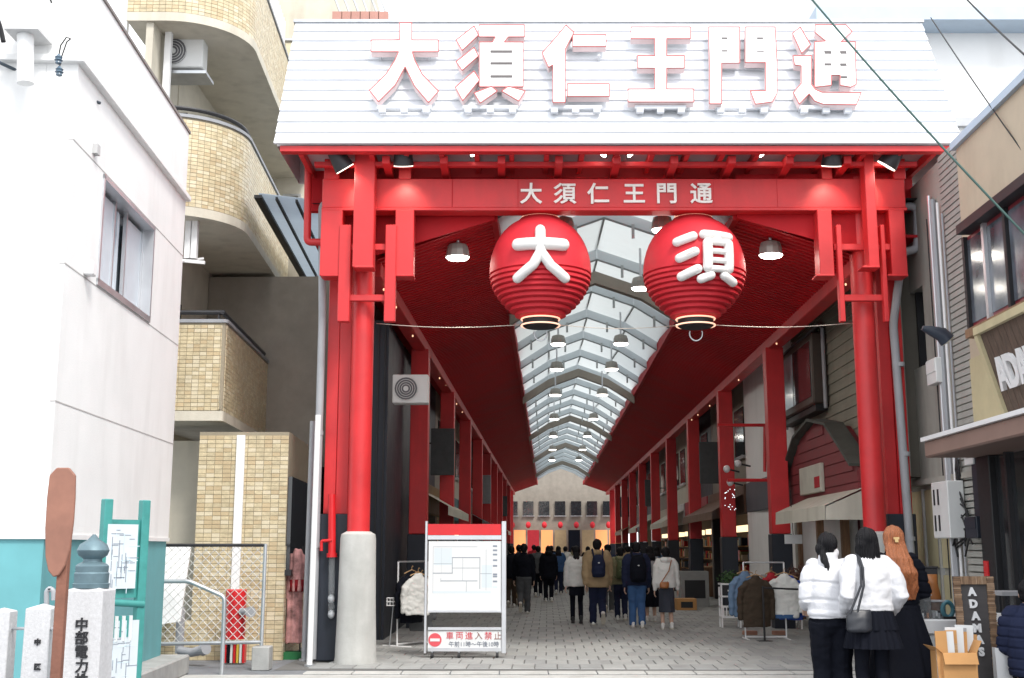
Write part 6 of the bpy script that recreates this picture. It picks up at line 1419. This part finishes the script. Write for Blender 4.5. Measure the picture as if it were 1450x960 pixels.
k = MB(); k.bx(x0+.03, x1-.06, BY-.046, BY-.04, zt2-.085, zt2-.01); 
for i in range(9):
    xx = x0+.03+i*.03; hh = random.uniform(.05, .27); k = MB(); k.bar((xx, BY+.05+.02*i, .05), (xx-.03+.008*i, BY+.03+.022*i, zt2+hh), .16 if i % 3 else .1, .012, up=(0, -1, .2)); tag(k.build('card_sheet', [CARD, PAPER, WOODL, CARD, PAPER, CARD, CLG, PAPER, CARD][i]), ['tall tan card sheet', 'white sheet', 'stiff pale board', 'short brown card sheet', 'folded white sheet', 'bent brown card', 'grey board', 'thin white card', 'last brown card sheet'][i]+' sticking out of the open carton', 'card', 'sheets in the open carton')
# wooden A D A M A S stand
AYs = 11.1
aw = thing('wooden_sign_stand', 'leaning board sign framed in short wood strips with white vertical letters', 'sign', (P(1385, 950, AYs).x, AYs, 0))
tl, tr = P(1349, 816, AYs+.12), P(1405, 816, AYs+.12); bl, br = P(1366, 1010, AYs-.1), P(1420, 1010, AYs-.1)
def sp2(a, h, o=0): return (bl.lerp(br, a)).lerp(tl.lerp(tr, a), h)+Vector((0, -o, 0))
k = MB(); q = [sp2(.0, 0), sp2(1, 0), sp2(1, 1), sp2(0, 1)]; k.add(q+[v+Vector((0, .02, 0)) for v in q], [(0, 1, 2, 3), (7, 6, 5, 4), (0, 4, 5, 1), (1, 5, 6, 2), (2, 6, 7, 3), (3, 7, 4, 0)]); k.build('backboard', mat('board_charcoal', (.06, .055, .055), .7, var=.15, stretch=(1, 1, 6), vscale=5), aw)
random.seed(5); ns = 62
SM = [mat('strip_wood_%d' % i, c, .7, var=.2, vscale=20) for i, c in enumerate(((.27, .17, .1), (.2, .12, .07), (.33, .22, .14)))]
for i in range(ns):
    h0, h1 = i/ns, (i+.86)/ns
    for a0, a1 in ((-.01, .17), (.83, 1.01)):
        j = random.uniform(-.01, .01); q = [sp2(a0+j, h0, .003), sp2(a1+j, h0, .003), sp2(a1+j, h1, .003), sp2(a0+j, h1, .003)]; d = Vector((0, -.012-random.random()*.012, 0)); k = MB(); k.add(q+[v+d for v in q], [(3, 2, 1, 0), (4, 5, 6, 7), (0, 1, 5, 4), (1, 2, 6, 5), (2, 3, 7, 6), (3, 0, 4, 7)]); k.build('wood_strip', random.choice(SM), aw)
for i in range(14):
    a0 = .17+i*.047; q = [sp2(a0, .94, .003), sp2(a0+.042, .94, .003), sp2(a0+.042, 1, .003), sp2(a0, 1, .003)]; d = Vector((0, -.014-random.random()*.01, 0)); k = MB(); k.add(q+[v+d for v in q], [(3, 2, 1, 0), (4, 5, 6, 7), (0, 1, 5, 4), (1, 2, 6, 5), (2, 3, 7, 6), (3, 0, 4, 7)]); k.build('wood_strip', random.choice(SM), aw)
for ch, px, py in zip('ADAMAS', (1378, 1379, 1381, 1382, 1384, 1386), (838, 855, 872, 889, 905, 922)):
    c = P(px, py, AYs+.05); h = (c.z-bl.z)/(tl.z-bl.z); c.y = sp2(.5, h).y-.012; place_text(ch, .1, c, (1, 0, 0), (0, .1, 1), mat('stand_letter', (.8, .8, .8), .5, var=0), aw, 'raised_letter', .008, .006)
k = MB(); k.bar(sp2(.5, .9)+Vector((0, .03, 0)), (bl.x+.25, AYs+.5, .0), .04, .03); k.build('rear_prop', WOOD, aw)
# black shelf table with goods behind the seated person
tb = thing('shop_table', 'black shop table with small card displays and orange box', 'table', (P(1430, 930, 12.2).x, 12.2, 0)); x0, x1 = P(1412, 900, 12.2).x, P(1470, 900, 12.2).x
for z in (.35, .78, 1.12): k = MB(); k.bx(x0, x1, 12.0, 12.4, z-.02, z+.02); k.build('shelf', BLACK if z < 1 else CLG, tb)
for x in (x0+.02, x1-.02):
    for y in (12.03, 12.37): k = MB(); k.bx(x-.015, x+.015, y-.015, y+.015, 0, 1.1); k.build('leg', BLACK, tb)
for i, (ox, w_, h_, z, mt, lb) in enumerate(((.02, .14, .12, .8, PAPER, 'white card display on the black shop table'), (.2, .1, .09, .8, PAPER, 'small white card pack on the black shop table'), (.02, .28, .2, .37, CARD, 'orange box on the lower shelf of black table'))):
    k = MB(); k.bx(x0+ox, x0+ox+w_, 12.08, 12.25, z+.001, z+h_); t = thing('display_box', lb, 'box', (x0+ox, 12.1, z)); k.build('box_body', mt, t, bevel=.004); k = MB(); k.bx(x0+ox+.01, x0+ox+w_-.01, 12.075, 12.079, z+h_*.3, z+h_*.5); k.build('print_band', CBK, t)
wt = thing('paper_bag', 'white paper bag standing by the seated person', 'bag', (P(1424, 950, 10.7).x, 10.7, 0)); x = P(1424, 940, 10.7).x; zz = P(1424, 917, 10.7).z
k = MB(); k.add([(x-.07, 10.7, .0), (x+.09, 10.72, 0), (x+.09, 10.84, 0), (x-.07, 10.82, 0), (x-.08, 10.72, zz), (x+.06, 10.74, zz-.03), (x+.06, 10.8, zz-.03), (x-.08, 10.78, zz)], [(0, 1, 5, 4), (1, 2, 6, 5), (2, 3, 7, 6), (3, 0, 4, 7), (3, 2, 1, 0)]); k.build('sheet', PAPER, wt)
